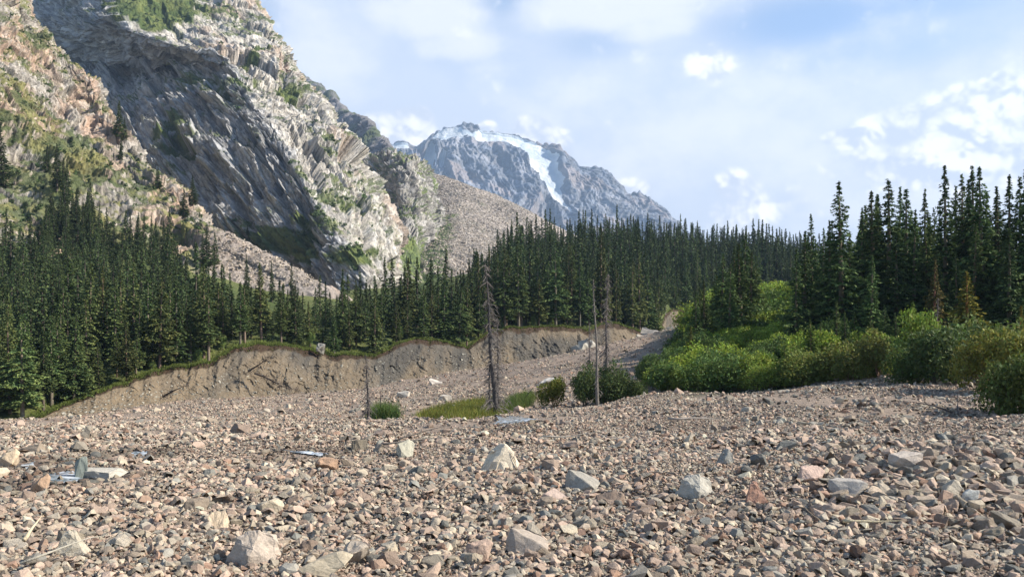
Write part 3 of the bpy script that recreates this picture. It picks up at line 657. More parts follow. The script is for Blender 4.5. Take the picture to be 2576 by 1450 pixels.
# --- the forest on the terrace
DMAX = np.array([(-700, 250), (0, 250), (250, 252), (430, 252), (470, 215), (520, 196), (600, 190), (700, 195), (850, 205), (950, 218), (1060, 232), (1130, 240), (1170, 262), (1210, 320), (1250, 380), (1300, 425), (1500, 452), (1750, 470), (1950, 490), (2700, 505)], float)
r = np.random.default_rng(21)
cand = []
pxs, ds = [], []
N_ = 60000
fx = r.uniform(-260, 2620, N_); D = np.sqrt(r.uniform(105 ** 2, 505 ** 2, N_))
x = (fx * K - CX) / F * D
_, _, dl, _ = bank_at(fx * K)
ok = (D > dl + .8) & (D < np.interp(fx, DMAX[:, 0], DMAX[:, 1]) + 6 * fbm(np.stack([fx * .03, fx * 0, fx * 0], 1), 2))
ok &= ~((fx > 1800) & (D < 345))
ok &= r.uniform(size=N_) < np.clip(1.15 + 1.2 * fbm(np.stack([x * .04, D * .04, x * 0], 1), 2), .35, 1)
order = np.where(ok)[0]
cell = {}
acc = []
for i in order:
    sp_ = 2.25 + (D[i] - 115) * .0065; sp_ = min(sp_, 3.9)
    cx_, cy_ = int(x[i] // 4), int(D[i] // 4); good = True
    for a in (-1, 0, 1):
        for b in (-1, 0, 1):
            for j in cell.get((cx_ + a, cy_ + b), ()):
                if (x[i] - x[j]) ** 2 + (D[i] - D[j]) ** 2 < sp_ ** 2: good = False; break
            if not good: break
        if not good: break
    if good: cell.setdefault((cx_, cy_), []).append(i); acc.append(i)
acc = np.array(acc); tx, ty = x[acc], D[acc]; tz_ = terr_z(tx, ty)
_, _, dl, _ = bank_at(fx[acc] * K)
back = ty - dl
lf = sstep(1000, 700, fx[acc])
Hs = (np.interp(ty, [115, 150, 200, 260, 400, 500], [13.5, 14, 17, 18.5, 18, 18]) * (1 - lf) + lf * np.interp(ty, [115, 140, 190, 260], [13.5, 13.5, 11.5, 10])) * (.92 + .5 * fbm(np.stack([tx * .07, ty * .07, tx * 0], 1), 2)) * r.uniform(.68, 1.16, len(acc))
Hs *= np.interp(fx[acc], [480, 600, 860, 1130, 1200], [1, .9, .74, .74, 1])
Hs *= np.where(r.uniform(size=len(acc)) < .12, .6, 1)
# what shows largest: the front rows
score = Hs / ty / (1 + np.clip(back, 0, 400) / 9)
infr = (fx[acc] > -20) & (fx[acc] < 1990)
idx = np.argsort(-score * infr)[:max(0, 298 - n_ind)]
isind = np.zeros(len(acc), bool); isind[idx] = True
for i in idx:
    f_ = fx[acc][i]
    if f_ < 330: lb, gp = 'front row spruce of the left forest behind the low end of the bank', 'front row spruces of the left forest'
    elif f_ < 1000: lb, gp = 'dark green spruce in the front forest row above the left half of the bank', 'front row spruces above the left half of the bank'
    elif f_ < 1660: lb, gp = 'green spruce in the front forest rows above the right half of the bank', 'front row spruces above the right half of the bank'
    else: lb, gp = 'spruce by the far channel where the bank turns back into the forest', 'spruces by the far channel'
    key = ('mid', random.randrange(9))
    tone = random.uniform(.9, 1.5); yl = random.uniform(.9, 1.25)
    plant_tree(key, (tx[i], ty[i], tz_[i]), Hs[i], lb, gp, (tone * yl, tone, tone * .9), random.uniform(1.1, 1.5) * (20 / Hs[i]) ** .3)
rest = np.where(~isind)[0]
VV_, FF_, CC_ = [], [], []; off = 0
for k in range(6):
    (cv, cf, ccol), (tv, tf) = LOW[k]
    vb = np.concatenate([cv, tv]); fb = np.concatenate([cf, tf + len(cv)]); cb_ = np.concatenate([ccol, np.tile([.08, .065, .05], (len(tv), 1))])
    ids = rest[k::6]
    a = r.uniform(0, 6.28, len(ids)); s = Hs[ids] / 20; wd = s * r.uniform(1.1, 1.45, len(ids)) * (1 / s) ** .3
    X = (vb[None, :, 0] * np.cos(a)[:, None] - vb[None, :, 1] * np.sin(a)[:, None]) * wd[:, None] + tx[ids][:, None]
    Y = (vb[None, :, 0] * np.sin(a)[:, None] + vb[None, :, 1] * np.cos(a)[:, None]) * wd[:, None] + ty[ids][:, None]
    Z = vb[None, :, 2] * s[:, None] + tz_[ids][:, None]
    VV_.append(np.stack([X, Y, Z], -1).reshape(-1, 3))
    FF_.append((fb[None] + (np.arange(len(ids)) * len(vb))[:, None, None]).reshape(-1, 4) + off); off += len(ids) * len(vb)
    tn = r.uniform(.65, 1.3, len(ids))[:, None, None]; CC_.append((cb_[None] * tn).reshape(-1, 3))
print('forest rest', len(rest), 'quads', sum(len(f) for f in FF_), 'individuals', n_ind + len(idx))
build('forest', np.concatenate(VV_), np.concatenate(FF_), M['needles_far'], col=np.concatenate(CC_), kind='stuff', label='dense dark spruce forest filling the slope and hill behind the earth bank')

# --- scrub on the rock
def scrub(key, gm, n, smin, sexp, label, cond, seed):
    rr = np.random.default_rng(seed); P = SURF[key]; a, b = proj(P); w_ = np.where(cond(a / K, b / K) & (gm > .25), gm, 0); ii = rr.choice(len(P), n, p=w_ / w_.sum())
    S_ = np.minimum(smin + rr.exponential(sexp, n), smin * 5); m_ = 26
    C = np.repeat(P[ii], m_, 0); sz = np.repeat(S_, m_); d_ = unit(rr.normal(size=(n * m_, 3))); C = C + d_ * (sz * rr.uniform(.3, 1, n * m_))[:, None] * [.6, .6, .5] + np.array([0, 0, .35]) * sz[:, None]
    A_ = unit(rr.normal(size=(n * m_, 3))); B_ = unit(np.cross(A_, rr.normal(size=(n * m_, 3)))); q_ = sz * rr.uniform(.16, .3, n * m_)
    V, Fc = quads(C, A_ * q_[:, None], B_ * (q_ * .7)[:, None])
    c = np.repeat(np.array([.055, .085, .03]) * rr.uniform(.6, 1.7, (n, 1)), m_, 0) * rr.uniform(.7, 1.3, (n * m_, 1))
    build('scrub', V, Fc, M['needles_far'], col=np.repeat(c, 4, 0), kind='stuff', label=label)
scrub('crag', GM_CRAG, 1300, .35, .5, 'low dark scrub dotting the grass of the left crag', lambda a, b: (a > -20) & (a < 780) & (b > -10) & (b < 720), 1)
scrub('face', GM_FACE, 900, .7, .9, 'dark scrub on the ledges of the big rock face', lambda a, b: (a > 60) & (a < 1010) & (b > -10) & (b < 720), 2)

# --- broadleaf shrubs
def shrub(seed, W=1.6, H=2.6, n=3000, q=.085, lobes=9, low=.05):
    r = np.random.default_rng(seed)
    lc = np.stack([r.normal(0, W * .38, lobes), r.normal(0, W * .38, lobes), r.uniform(low + .25, .78, lobes) * H], 1)
    lr = r.uniform(.38, .62, lobes) * W * (1.15 - .5 * lc[:, 2] / H)
    li = r.choice(lobes, n, p=lr ** 2 / (lr ** 2).sum())
    d_ = unit(r.normal(size=(n, 3))); rr = lr[li] * (1 - .45 * r.uniform(size=n) ** 2.2)
    rr = rr * (1 + .35 * fbm(d_ * 2.2 + li[:, None] * 5.0, 2))
    C = lc[li] + d_ * rr[:, None] * np.array([1, 1, 1.05])
    # sprigs: leaves gather along short shoots
    sh = unit(r.normal(size=(n, 3)) + np.array([0, 0, .6])); C = C + sh * r.uniform(0, .22, n)[:, None]
    C = C[C[:, 2] > .02]; n = len(C)
    A_ = unit(r.normal(size=(n, 3)) + np.array([0, 0, .3])); B_ = unit(np.cross(A_, r.normal(size=(n, 3))))
    s = q * r.uniform(.6, 1.4, n)
    V, Fc = quads(C, A_ * s[:, None], B_ * (s * .6)[:, None])
    c = np.array([.125, .165, .05]) * r.uniform(.6, 1.35, n)[:, None] * np.stack([r.uniform(.85, 1.25, n), np.ones(n), r.uniform(.8, 1.2, n)], 1)
    tv, tf = [], []; o_ = 0
    for k in range(8):
        e_ = lc[k % lobes]; b0 = r.normal(0, .08, 3) * [1, 1, 0]
        pts = [b0 + [0, 0, -.3], b0 + (e_ - b0) * .35 + r.normal(0, .06, 3), b0 + (e_ - b0) * .7 + r.normal(0, .08, 3), e_ + [0, 0, lr[k % lobes] * .6]]
        v, f = tube(pts, [.05, .035, .025, .008], 5); tv.append(v); tf.append(f + o_); o_ += len(v)
    return (V, Fc, np.repeat(c, 4, 0)), (np.concatenate(tv), np.concatenate(tf))
for i in range(7):
    a, b_ = shrub(200 + i, [1.5, 1.7, 1.3, 1.9, 1.5, 1.2, 1.6][i], [2.6, 2.4, 3.0, 2.6, 2.2, 2.6, 3.2][i], [4200, 4600, 3800, 5200, 4000, 2400, 4200][i], lobes=[9, 11, 8, 12, 9, 8, 10][i])
    reg(('shrub', i), a, b_, 'leaves', (.16, .12, .09))
def plant_shrub(loc, H, label, group, color=(1, 1, 1), wide=1., key=None, name='shrub', cat='shrub'):
    k = key if key is not None else random.randrange(7)
    H0 = [2.6, 2.4, 3.0, 2.6, 2.2, 2.6, 3.2][k]
    return plant_tree(('shrub', k), loc, H, label, group, color, wide, name, cat, H0, ('foliage', 'stem'))
SG, DG, OL = (1.6, 1.6, .9), (.65, .75, .7), (1.5, 1.3, .95)
r2 = random.Random(5)
def sh(fx, fy, H, label, group=None, color=SG, wide=1., key=None, D=None):
    if D: p = pt(fx, fy, D); p[2] = float(field_z(p[0], p[1])[0])
    else: p = g_at(fx, fy)
    return plant_shrub((p[0], p[1], p[2] - .1), H, label, group, color, wide, key)
sh(1395, 1024, 2.7, 'round yellowish green bush on the gravel left of the dead trunks', None, (1.3, 1.1, .6), .88, 0)
pb = g_at(1520, 1016)
for i, (dx, dy, H, w_) in enumerate(((-1.6, 1.6, 2.7, .95), (-.2, 2.0, 3.5, .85), (1.3, 1.6, 3.0, .95), (2.5, 1.0, 2.1, 1.0))):
    plant_shrub((pb[0] + dx, pb[1] + dy, pb[2] - .2), H, ('dark green bush at the foot of the three dead trunks' ), 'dark bushes around the dead trunks', (.62, .68, .7), w_ * .85, [0, 3, 1, 4][i])
sh(1640, 968, 3.0, 'dark bush beside the channel at the left end of the shrub belt', None, DG, .8, 0, 88); sh(1625, 965, 2.4, 'low dark bush nearest the channel mouth', None, DG, .7, 1, 90)
# belt along the gravel edge
nsh = 0
for i in range(46):
    fx = 1660 + i * 12.6 + r2.uniform(-6, 6); fy = np.interp(fx, [1650, 1750, 2000, 2100, 2200, 2260], [988, 990, 982, 966, 958, 955]) - r2.uniform(0, 8)
    p = g_at(fx, fy - 3); colr = r2.choice([SG, SG, (1., 1.1, .8), (1.3, 1.2, .8), (.8, .95, .8)])
    if fx > 2020: colr = r2.choice([SG, OL, (1.3, 1.2, .9)])
    plant_shrub((p[0], p[1] + r2.uniform(0, 2.5), p[2] - .1), r2.uniform(1.3, 2.3) + (.5 if fx > 2050 else 0), 'leafy green shrub in the belt along the edge of the gravel', 'shrubs along the gravel edge', colr, r2.uniform(.9, 1.25)); nsh += 1
# thicket rising behind
tries = 0; pts_ = []
while len(pts_) < 215 and tries < 9000:
    tries += 1
    D_ = math.sqrt(r2.uniform(80 ** 2, 168 ** 2)); lo = np.interp(D_, [80, 100, 125, 150, 170], [1668, 1700, 1735, 1800, 1850]); hi = np.interp(D_, [80, 95, 110, 130, 170], [2240, 2120, 2010, 2000, 2010])
    fx = r2.uniform(lo, hi); xx = (fx * K - CX) / F * D_
    if all((xx - a) ** 2 + (D_ - b) ** 2 > 2.05 ** 2 for a, b in pts_):
        pts_.append((xx, D_)); z_ = float(field_z(xx, D_)[0]); darkz = fbm(np.array([[xx * .12, D_ * .12, 3]]), 2)[0]
        cl = (1.75, 1.8, .85) if darkz > -.12 else (.7, .85, .7)
        cl = tuple(np.array(cl) * r2.uniform(.85, 1.15))
        plant_shrub((xx, D_, z_ - .2), r2.uniform(2.2, 3.6) * (1.0 + .5 * min(1, max(0, (D_ - 95) / 30))), 'bright green shrub in the thicket rising between gravel and spruces', 'shrubs of the green thicket', cl, r2.uniform(.85, 1.15))
for fx, fy, H, D_, cl, w_, k, lb in ((2215, 962, 4.3, 72, (1.5, 1.25, 1.1), .8, 5, 'tall pale olive shrub with thin twigs at the bend of the gravel edge'), (2150, 968, 3.2, 73, (1.3, 1.1, .9), 1., 3, 'olive green shrub left of the tall pale one at the gravel edge'),
        (2310, 960, 6.0, 70, (1.35, 1.5, .8), .62, 6, 'bright green leafy sapling between the pale shrub and the dark bushes'), (2350, 975, 3.9, 63, DG, 1.0, 0, 'large dark green bush at the back edge of the gravel on the right'), (2410, 978, 4.0, 62, (.55, .62, .6), 1.0, 3, 'large dark bush with a rounded top beside the olive shrubs'), (2300, 968, 3.0, 66, (.7, .85, .7), 1.0, 1, 'dark leafy bush left of the large dark ones on the right'),
        (2480, 985, 4.0, 56, (1.5, 1.2, .85), .8, 5, 'big twiggy olive brown shrub near the right picture edge'), (2540, 990, 4.4, 54, (1.4, 1.15, .8), .8, 2, 'tall olive shrub at the right picture edge'), (2600, 1000, 4.4, 54, (1.3, 1.1, .8), .9, 6, 'tall olive shrub cut by the right picture edge'),
        (2540, 1032, 2.7, 43.5, (.6, .65, .55), .85, 1, 'nearest dark bush, low and dense at the right picture edge'), (2590, 1040, 3.0, 42, (.6, .65, .55), .85, 0, 'dark dense bush cut by the right picture edge'), (2380, 930, 3.8, 76, (.8, 1., .8), 1.1, 4, None), (2450, 930, 4, 72, (.7, .85, .7), 1.1, 2, None), (2270, 940, 3.6, 80, (1., 1.2, .8), 1., 6, None), (2530, 930, 4.4, 70, (.9, .9, .7), 1.1, 3, None)):
    sh(fx, fy, H, lb or 'mid green bush tucked behind the large dark bushes on the right', None if lb else 'bushes behind the dark bushes', cl, w_, k, D_)
# pale saplings along the foot of the forest
for fx, d0 in ((560, 4), (500, 3), (1260, 3), (1345, 3), (1385, 5), (1000, 6), (380, 3), (1640, 6), (1668, 8), (1735, 6), (1780, 8), (1150, 4), (780, 3)):
    b0, _, dl_, _ = bank_at(np.array([fx * K])); D_ = float(dl_[0]) + d0; xx = (fx * K - CX) / F * D_
    plant_shrub((xx, D_, float(terr_z(xx, D_)[0]) - .1), r2.uniform(2.2, 4.2), 'pale leafy sapling at the foot of the spruces on top of the bank', 'saplings on top of the bank', (1.5, 1.6, 1.5), .6, r2.choice((5, 2, 0)))

# --- dead trees
def limb(p0, d_, L_, r0, droop, r, k=3, seg=4):
    pts = [np.array(p0, float)]; d_ = np.array(d_, float)
    for s in range(seg):
        d_ = d_ + np.array([0, 0, -droop / seg]) + r.normal(0, .08, 3); d_ /= np.linalg.norm(d_); pts.append(pts[-1] + d_ * L_ / seg)
    V = []
    for i, p in enumerate(pts):
        rr = r0 * (1 - i / (seg + .3)); t_ = pts[min(i + 1, seg)] - pts[max(i - 1, 0)]; t_ /= np.linalg.norm(t_)
        a = np.cross(t_, [0, 0, 1.]) + 1e-6; a /= np.linalg.norm(a); b = np.cross(t_, a)
        for j in range(k):
            an = j / k * 2 * math.pi; V.append(p + (a * math.cos(an) + b * math.sin(an)) * rr)
    Fc = [(i * k + j, i * k + (j + 1) % k, (i + 1) * k + (j + 1) % k, (i + 1) * k + j) for i in range(seg) for j in range(k)]
    return np.array(V), np.array(Fc), pts
def dead_tree(fx, base, top, label, seed, density=1., bl=1.5, lean=0., r0=.16, tcol=(.16, .14, .125), zlo=.02, zhi=1., D=None, tip=.02, group=None, bias=0.):
    r = np.random.default_rng(seed)
    p = g_at(fx, base) if D is None else pt(fx, base, D)
    if D is not None: p[2] = float(field_z(p[0], p[1])[0])
    H = (base - top) * K / F * p[1]
    e = empty('dead_tree', p, label=label, cat='dead tree', group=group)
    pts = [np.array([lean * z / H * 1.0 + .05 * math.sin(z * .8 + seed), .05 * math.cos(z * .6), z]) for z in np.linspace(-.4, H, 14)]
    v, f = tube(pts, [r0 * (1 - .85 * i / 13) + (tip if i == 13 else 0) for i in range(14)], 8)
    build('trunk', v, f, M['dead_wood'], e, np.tile(tcol, (len(v), 1)), True)
    if density > 0:
        VV, FF = [], []; o_ = 0
        for k in range(int(110 * density * H / 10)):
            z = H * (zlo + (zhi - zlo) * r.uniform() ** 1.1); az = r.uniform(0, 6.28) if r.uniform() > bias else r.normal(0, .8); t_ = z / H
            L_ = bl * r.uniform(.3, 1.) * (1 - .72 * t_)
            c0 = np.array([lean * t_, 0, z])
            v, f, ps = limb(c0, (math.cos(az), math.sin(az), r.uniform(-.2, .25)), L_, .036, r.uniform(.5, 1.4), r); VV.append(v); FF.append(f + o_); o_ += len(v)
            for j in range(3):                             # twigs
                q_ = ps[r.integers(1, 4)]; v, f, _ = limb(q_, (math.cos(az + r.normal(0, .8)), math.sin(az + r.normal(0, .8)), -.6), L_ * .5, .018, .6, r, 3, 2); VV.append(v); FF.append(f + o_); o_ += len(v)
        build('crown', np.concatenate(VV), np.concatenate(FF), M['dead_wood'], e, np.tile(np.array([.15, .13, .115]), (o_, 1)))
    return e
dead_tree(1246, 1042, 662, 'tallest bare dead spruce with drooping branches by the grass patch', 1, 1.5, 2.0, -.75, .19, (.07, .062, .058), bias=.35)
dead_tree(1229, 1040, 828, 'thin blackened dead stem just left of the tallest dead spruce', 2, 2.2, 1.2, .2, .10, (.05, .045, .042))
dead_tree(1254, 1036, 800, 'dark dead stem just right of the tallest dead spruce', 3, 2.2, 1.4, -.15, .11, (.07, .06, .055))
dead_tree(1504, 1020, 702, 'smooth pale grey dead trunk rising from the dark bushes', 4, .6, .9, -.35, .15, (.16, .14, .12), zlo=.1)
dead_tree(1522, 1012, 690, 'branchy dead spruce right of the smooth pale trunk', 5, 2.6, 1.5, .2, .17, (.12, .10, .09))
dead_tree(1481, 1006, 812, 'shorter dead stem left of the smooth pale trunk', 6, 2.0, 1.2, .1, .11, (.13, .11, .10))
dead_tree(925, 1056, 893, 'thin dead spruce standing apart on the left of the gravel', 7, 1.8, 1.1, -.1, .12, (.07, .06, .055))
dead_tree(956, 1048, 985, 'short black snag beside the small green tuft', 8, 0, 1, 0, .09, (.05, .045, .04))
dead_tree(1311, 1012, 962, 'charred pole leaning to the right out of the grass', 9, 0, 1, 1.6, .07, (.04, .036, .033))
dead_tree(2352, 960, 800, 'thin bare stem among the spruces on the right', 10, 1.4, 1.2, .2, .12, (.16, .12, .11), D=84)

# --- grass
def blades(C, h, w, col, r):
    n = len(C); a = r.uniform(0, 6.28, n); side = np.stack([np.cos(a), np.sin(a), a * 0], 1) * w[:, None]
    tip = C + np.stack([r.normal(0, .35, n) * h, r.normal(0, .35, n) * h, h], 1)
    V = np.stack([C - side, C + side, tip], 1).reshape(-1, 3)
    return V, np.arange(n * 3).reshape(-1, 3), np.repeat(col, 3, 0)
n = 52000
px = r.uniform(30, 760, n); _, _, dl, zl = bank_at(px); off_ = r.exponential(1.3, n); Y = dl - .25 + off_; X = (px - CX) / F * Y
Z = terr_z(X, np.maximum(Y, dl)) - np.where(off_ < .25, .1, 0)
c = np.array([.13, .15, .035]) * r.uniform(.6, 1.4, n)[:, None] * np.where(r.uniform(size=n) < .3, 1, 0)[:, None] + np.array([.15, .19, .045]) * np.where(r.uniform(size=n) < 2, 1, 0)[:, None] * .6
n3 = 9000; ii = r.integers(0, 1700, n3); keep_ = fbm(np.stack([ii * .05, ii * 0., ii * 0.], 1), 3) > -.15; ii = ii[keep_]; n3 = len(ii)
row = (r.uniform(.88, 1.0, n3) ** .7 * 69).astype(int); C3 = np.stack([Xb, Yb, Zb], 1)[row * 1700 + ii] + r.normal(0, .15, (n3, 3)) + [0, -.12, 0]
c3_ = np.where(r.uniform(size=n3) < .5, 1., 0.)[:, None]; c3_ = (c3_ * np.array([.09, .10, .03]) + (1 - c3_) * np.array([.07, .05, .03])) * r.uniform(.6, 1.4, n3)[:, None]
V3, F3, c3_ = blades(C3, -r.uniform(.2, .8, n3), r.uniform(.05, .12, n3), c3_, r)
V, Fc, c = blades(np.stack([X, Y, Z], 1), r.uniform(.2, .55, n), r.uniform(.03, .09, n), c, r)
Fc = np.concatenate([Fc, F3 + len(V)]); V = np.concatenate([V, V3]); c = np.concatenate([c, c3_])
build('grass', V, Fc, M['grass'], col=c, kind='stuff', label='yellow green grass along the lip of the eroded bank')
def tuft(poly, n, hh, w, colr, label, name='grass'):
    poly = np.array(poly, float); P = []
    lo, hi = poly.min(0), poly.max(0)
    while len(P) < n:
        f_ = r.uniform(lo, hi, (n, 2)); m_ = poly_mask(f_[:, 0] * K, f_[:, 1] * K, poly)
        for q_ in f_[m_][:400]:
            P.append(g_at(*q_))
            if len(P) >= n // 12: break
        if len(P) >= n // 12: break
    P = np.array(P); i = r.integers(0, len(P), n); C = P[i] + np.stack([r.normal(0, .35, n), r.normal(0, .5, n), np.zeros(n)], 1)
    C[:, 2] = field_z(C[:, 0], C[:, 1]) - .02
    c = np.array(colr) * r.uniform(.6, 1.4, n)[:, None] * np.stack([r.uniform(.8, 1.5, n), np.ones(n), np.ones(n)], 1)
    V, Fc, c = blades(C, r.uniform(.4, 1.3, n) * hh * (1 + .8 * fbm(C * 1.1, 2)), np.full(n, w), c, r)
    return build(name, V, Fc, M['grass'], col=c, kind='stuff', label=label)
tuft([(1052, 1048), (1090, 1030), (1150, 1016), (1200, 1006), (1242, 1008), (1262, 1042), (1200, 1052), (1120, 1054)], 15000, .5, .022, (.14, .17, .035), 'patch of long yellow green grass around the foot of the dead spruces')
tuft([(1265, 1038), (1285, 1005), (1325, 990), (1338, 1000), (1330, 1018), (1290, 1036)], 6000, .6, .022, (.09, .14, .035), 'tall green herbs around the leaning pole')
tuft([(945, 1050), (950, 1034), (985, 1034), (992, 1050)], 3000, .85, .022, (.09, .15, .04), 'small bright green tuft at the foot of the short snag')

# ------------------------------------------------------------------ water between the stones
WP = []
def pool(poly, label=None):
    poly = np.array(poly, float); n = len(poly); t = np.linspace(0, n, 60, endpoint=False)
    P = np.stack([np.interp(t, np.arange(n + 1), np.append(poly[:, k], poly[0, k])) for k in (0, 1)], 1)
    W = np.array([g_at(a, b) for a, b in P]); c = W.mean(0); W = c + (W - c) * (1 + .12 * r.normal(size=(len(W), 1)))
    z = float(np.mean(W[:, 2])) + .10
    WP.append(W[:, :2].copy())
    rings = [c * np.array([1, 1, 0]) + (W * np.array([1, 1, 0]) - c * np.array([1, 1, 0])) * k for k in (.02, .25, .5, .75, 1.)]
    V = np.concatenate([np.column_stack([q[:, :2], field_z(q[:, 0], q[:, 1]) * .6 + z * .4 - .01 + .03 * fbm(q * 1.3, 2)]) for q in rings])
    Fc = [(i * 60 + j, i * 60 + (j + 1) % 60, (i + 1) * 60 + (j + 1) % 60, (i + 1) * 60 + j) for i in range(4) for j in range(60)]
    build('water', V, np.array(Fc), M['water'], smooth=True, kind='structure')
pool([(1240, 1064), (1262, 1054), (1300, 1050), (1350, 1052), (1335, 1058), (1295, 1064), (1262, 1074)])
pool([(100, 1206), (125, 1192), (170, 1188), (200, 1196), (205, 1212), (165, 1220), (125, 1214)])
pool([(322, 1146), (340, 1138), (382, 1137), (378, 1144), (345, 1152)]); pool([(50, 1170), (90, 1160), (112, 1162), (105, 1172), (70, 1178)])
pool([(720, 1134), (770, 1135), (830, 1143), (815, 1148), (760, 1143)])

# ------------------------------------------------------------------ stones
import bmesh
def rock_mesh(seed, npt=12, flat=.65, hi=False, box=0.):
    r = np.random.default_rng(seed); p = r.normal(size=(npt, 3)); p /= np.linalg.norm(p, axis=1)[:, None]
    p = p * (1 - box) + box * np.clip(p * 2.2, -1, 1) * .75
    p *= r.uniform(.78, 1.08, (npt, 1)); p *= np.array([1, r.uniform(.55, .95), flat * r.uniform(.65, 1.15)]) * .55
    bm = bmesh.new()
    for q in p: bm.verts.new(q)
    bmesh.ops.convex_hull(bm, input=bm.verts)
    for v in [v for v in bm.verts if not v.link_faces]: bm.verts.remove(v)
    if hi:
        bmesh.ops.dissolve_limit(bm, angle_limit=.25, verts=bm.verts, edges=bm.edges)
        bmesh.ops.bevel(bm, geom=list(bm.edges), offset=.035, segments=2, affect='EDGES', profile=.6, clamp_overlap=True)
        bmesh.ops.triangulate(bm, faces=bm.faces)
        bmesh.ops.subdivide_edges(bm, edges=[e for e in bm.edges if e.calc_length() > .12], cuts=2, use_grid_fill=True)
        bmesh.ops.triangulate(bm, faces=bm.faces)
        co_ = np.array([v.co[:] for v in bm.verts]); no = np.array([v.normal[:] for v in bm.verts])
        dsp = fbm(co_ * 3.5 + seed, 4) * .035 - np.abs(pn(co_ * 2.2 + seed * 2)) * .04
        for v, a in zip(bm.verts, co_ + no * dsp[:, None]): v.co = a
    bmesh.ops.triangulate(bm, faces=bm.faces)
    bm.verts.ensure_lookup_table()
    V = np.array([v.co[:] for v in bm.verts]); Fc = np.array([[v.index for v in f.verts] for f in bm.faces])
    if not hi:                                             # the buried underside is left open
        nz = np.array([f.normal.z for f in bm.faces]); Fc = Fc[nz > -.55]
        ids = np.unique(Fc); mp = np.zeros(len(V), int); mp[ids] = np.arange(len(ids)); V = V[ids]; Fc = mp[Fc]
    bm.free(); return V, Fc
LO = [rock_mesh(300 + i, 9 + i % 4) for i in range(28)]
MD = [rock_mesh(400 + i, 15 + i % 6, .7, box=.3 * (i % 2)) for i in range(24)]
HI = [rock_mesh(500 + i, 13 + i % 8, [.6, .75, .5, .85][i % 4], True, box=.35 * (i % 3) / 2) for i in range(16)]
PAL = np.array([(.46, .355, .29), (.49, .375, .305), (.43, .355, .285), (.41, .365, .305), (.32, .305, .275), (.50, .435, .345), (.34, .225, .17), (.26, .26, .24), (.56, .48, .38), (.42, .295, .225), (.21, .21, .20)])
PW = np.array([.18, .16, .15, .13, .05, .12, .06, .03, .06, .04, .02])
CLS = [(.045, .5, 5.5, 14), (.07, .6, 5.5, 24), (.105, .6, 5.5, 42), (.155, .46, 5.5, 74), (.23, .26, 5.5, 140), (.34, .07, 6.5, 330), (.5, .02, 10, 340), (.8, .006, 16, 340)]
RX, RY, RS = [], [], []
for s, cov, d0, d1 in CLS:
    wmax = .66; area = wmax * 2 * .5 * (d1 ** 2 - d0 ** 2); n = int(area * cov / (s * s * .8))
    n = min(n, 150000)
    y = np.sqrt(r.uniform(d0 ** 2, d1 ** 2, n)); x = r.uniform(-wmax, wmax, n) * y
    patch = fbm(np.stack([x * .16, y * .16, np.full(n, s * 3)], 1), 3)
    keep = r.uniform(size=n) < np.clip(.8 + (2.2 if s > .13 else -.5) * patch, .06, 1)
    RX.append(x[keep]); RY.append(y[keep]); RS.append(s * r.uniform(.75, 1.35, keep.sum()))
# ridge of larger stones on the right, in front
n = 700; y = r.uniform(14.5, 19.5, n); fx_ = r.uniform(2050, 2750, n); x = (fx_ * K - CX) / F * y
RX.append(x); RY.append(y); RS.append(r.uniform(.15, .46, n))
x, y, s = (np.concatenate(a) for a in (RX, RY, RS))
fx_ = (x / y * F + CX) / K; d, bz, dt, _ = bank_at(x / y * F + CX)
ok = (y < d - .3) | ((y < d + 3) & (s > .25) & (r.uniform(size=len(y)) < .15))
rt = (y > 76 + 2 * np.sin(x)) & (fx_ > 1655 + (y - 76) * 1.6) & (fx_ < 2250) | (y > 72) & (fx_ >= 2250)
ok &= ~(rt & (r.uniform(size=len(y)) > .1))
for W in WP:                                               # leave the pools open, with a few stones standing in them
    c = W.mean(0); dd = np.hypot(x - c[0], y - c[1]); near = np.where(dd < np.hypot(*(W - c).T).max() + .2)[0]
    ins = np.zeros(len(near), bool); j = len(W) - 1
    for i in range(len(W)):
        (xi, yi), (xj, yj) = W[i], W[j]
        if yi != yj: ins ^= ((yi > y[near]) != (yj > y[near])) & (x[near] < (xj - xi) * (y[near] - yi) / (yj - yi) + xi)
        j = i
    ok[near[ins & (r.uniform(size=len(near)) > .15)]] = False
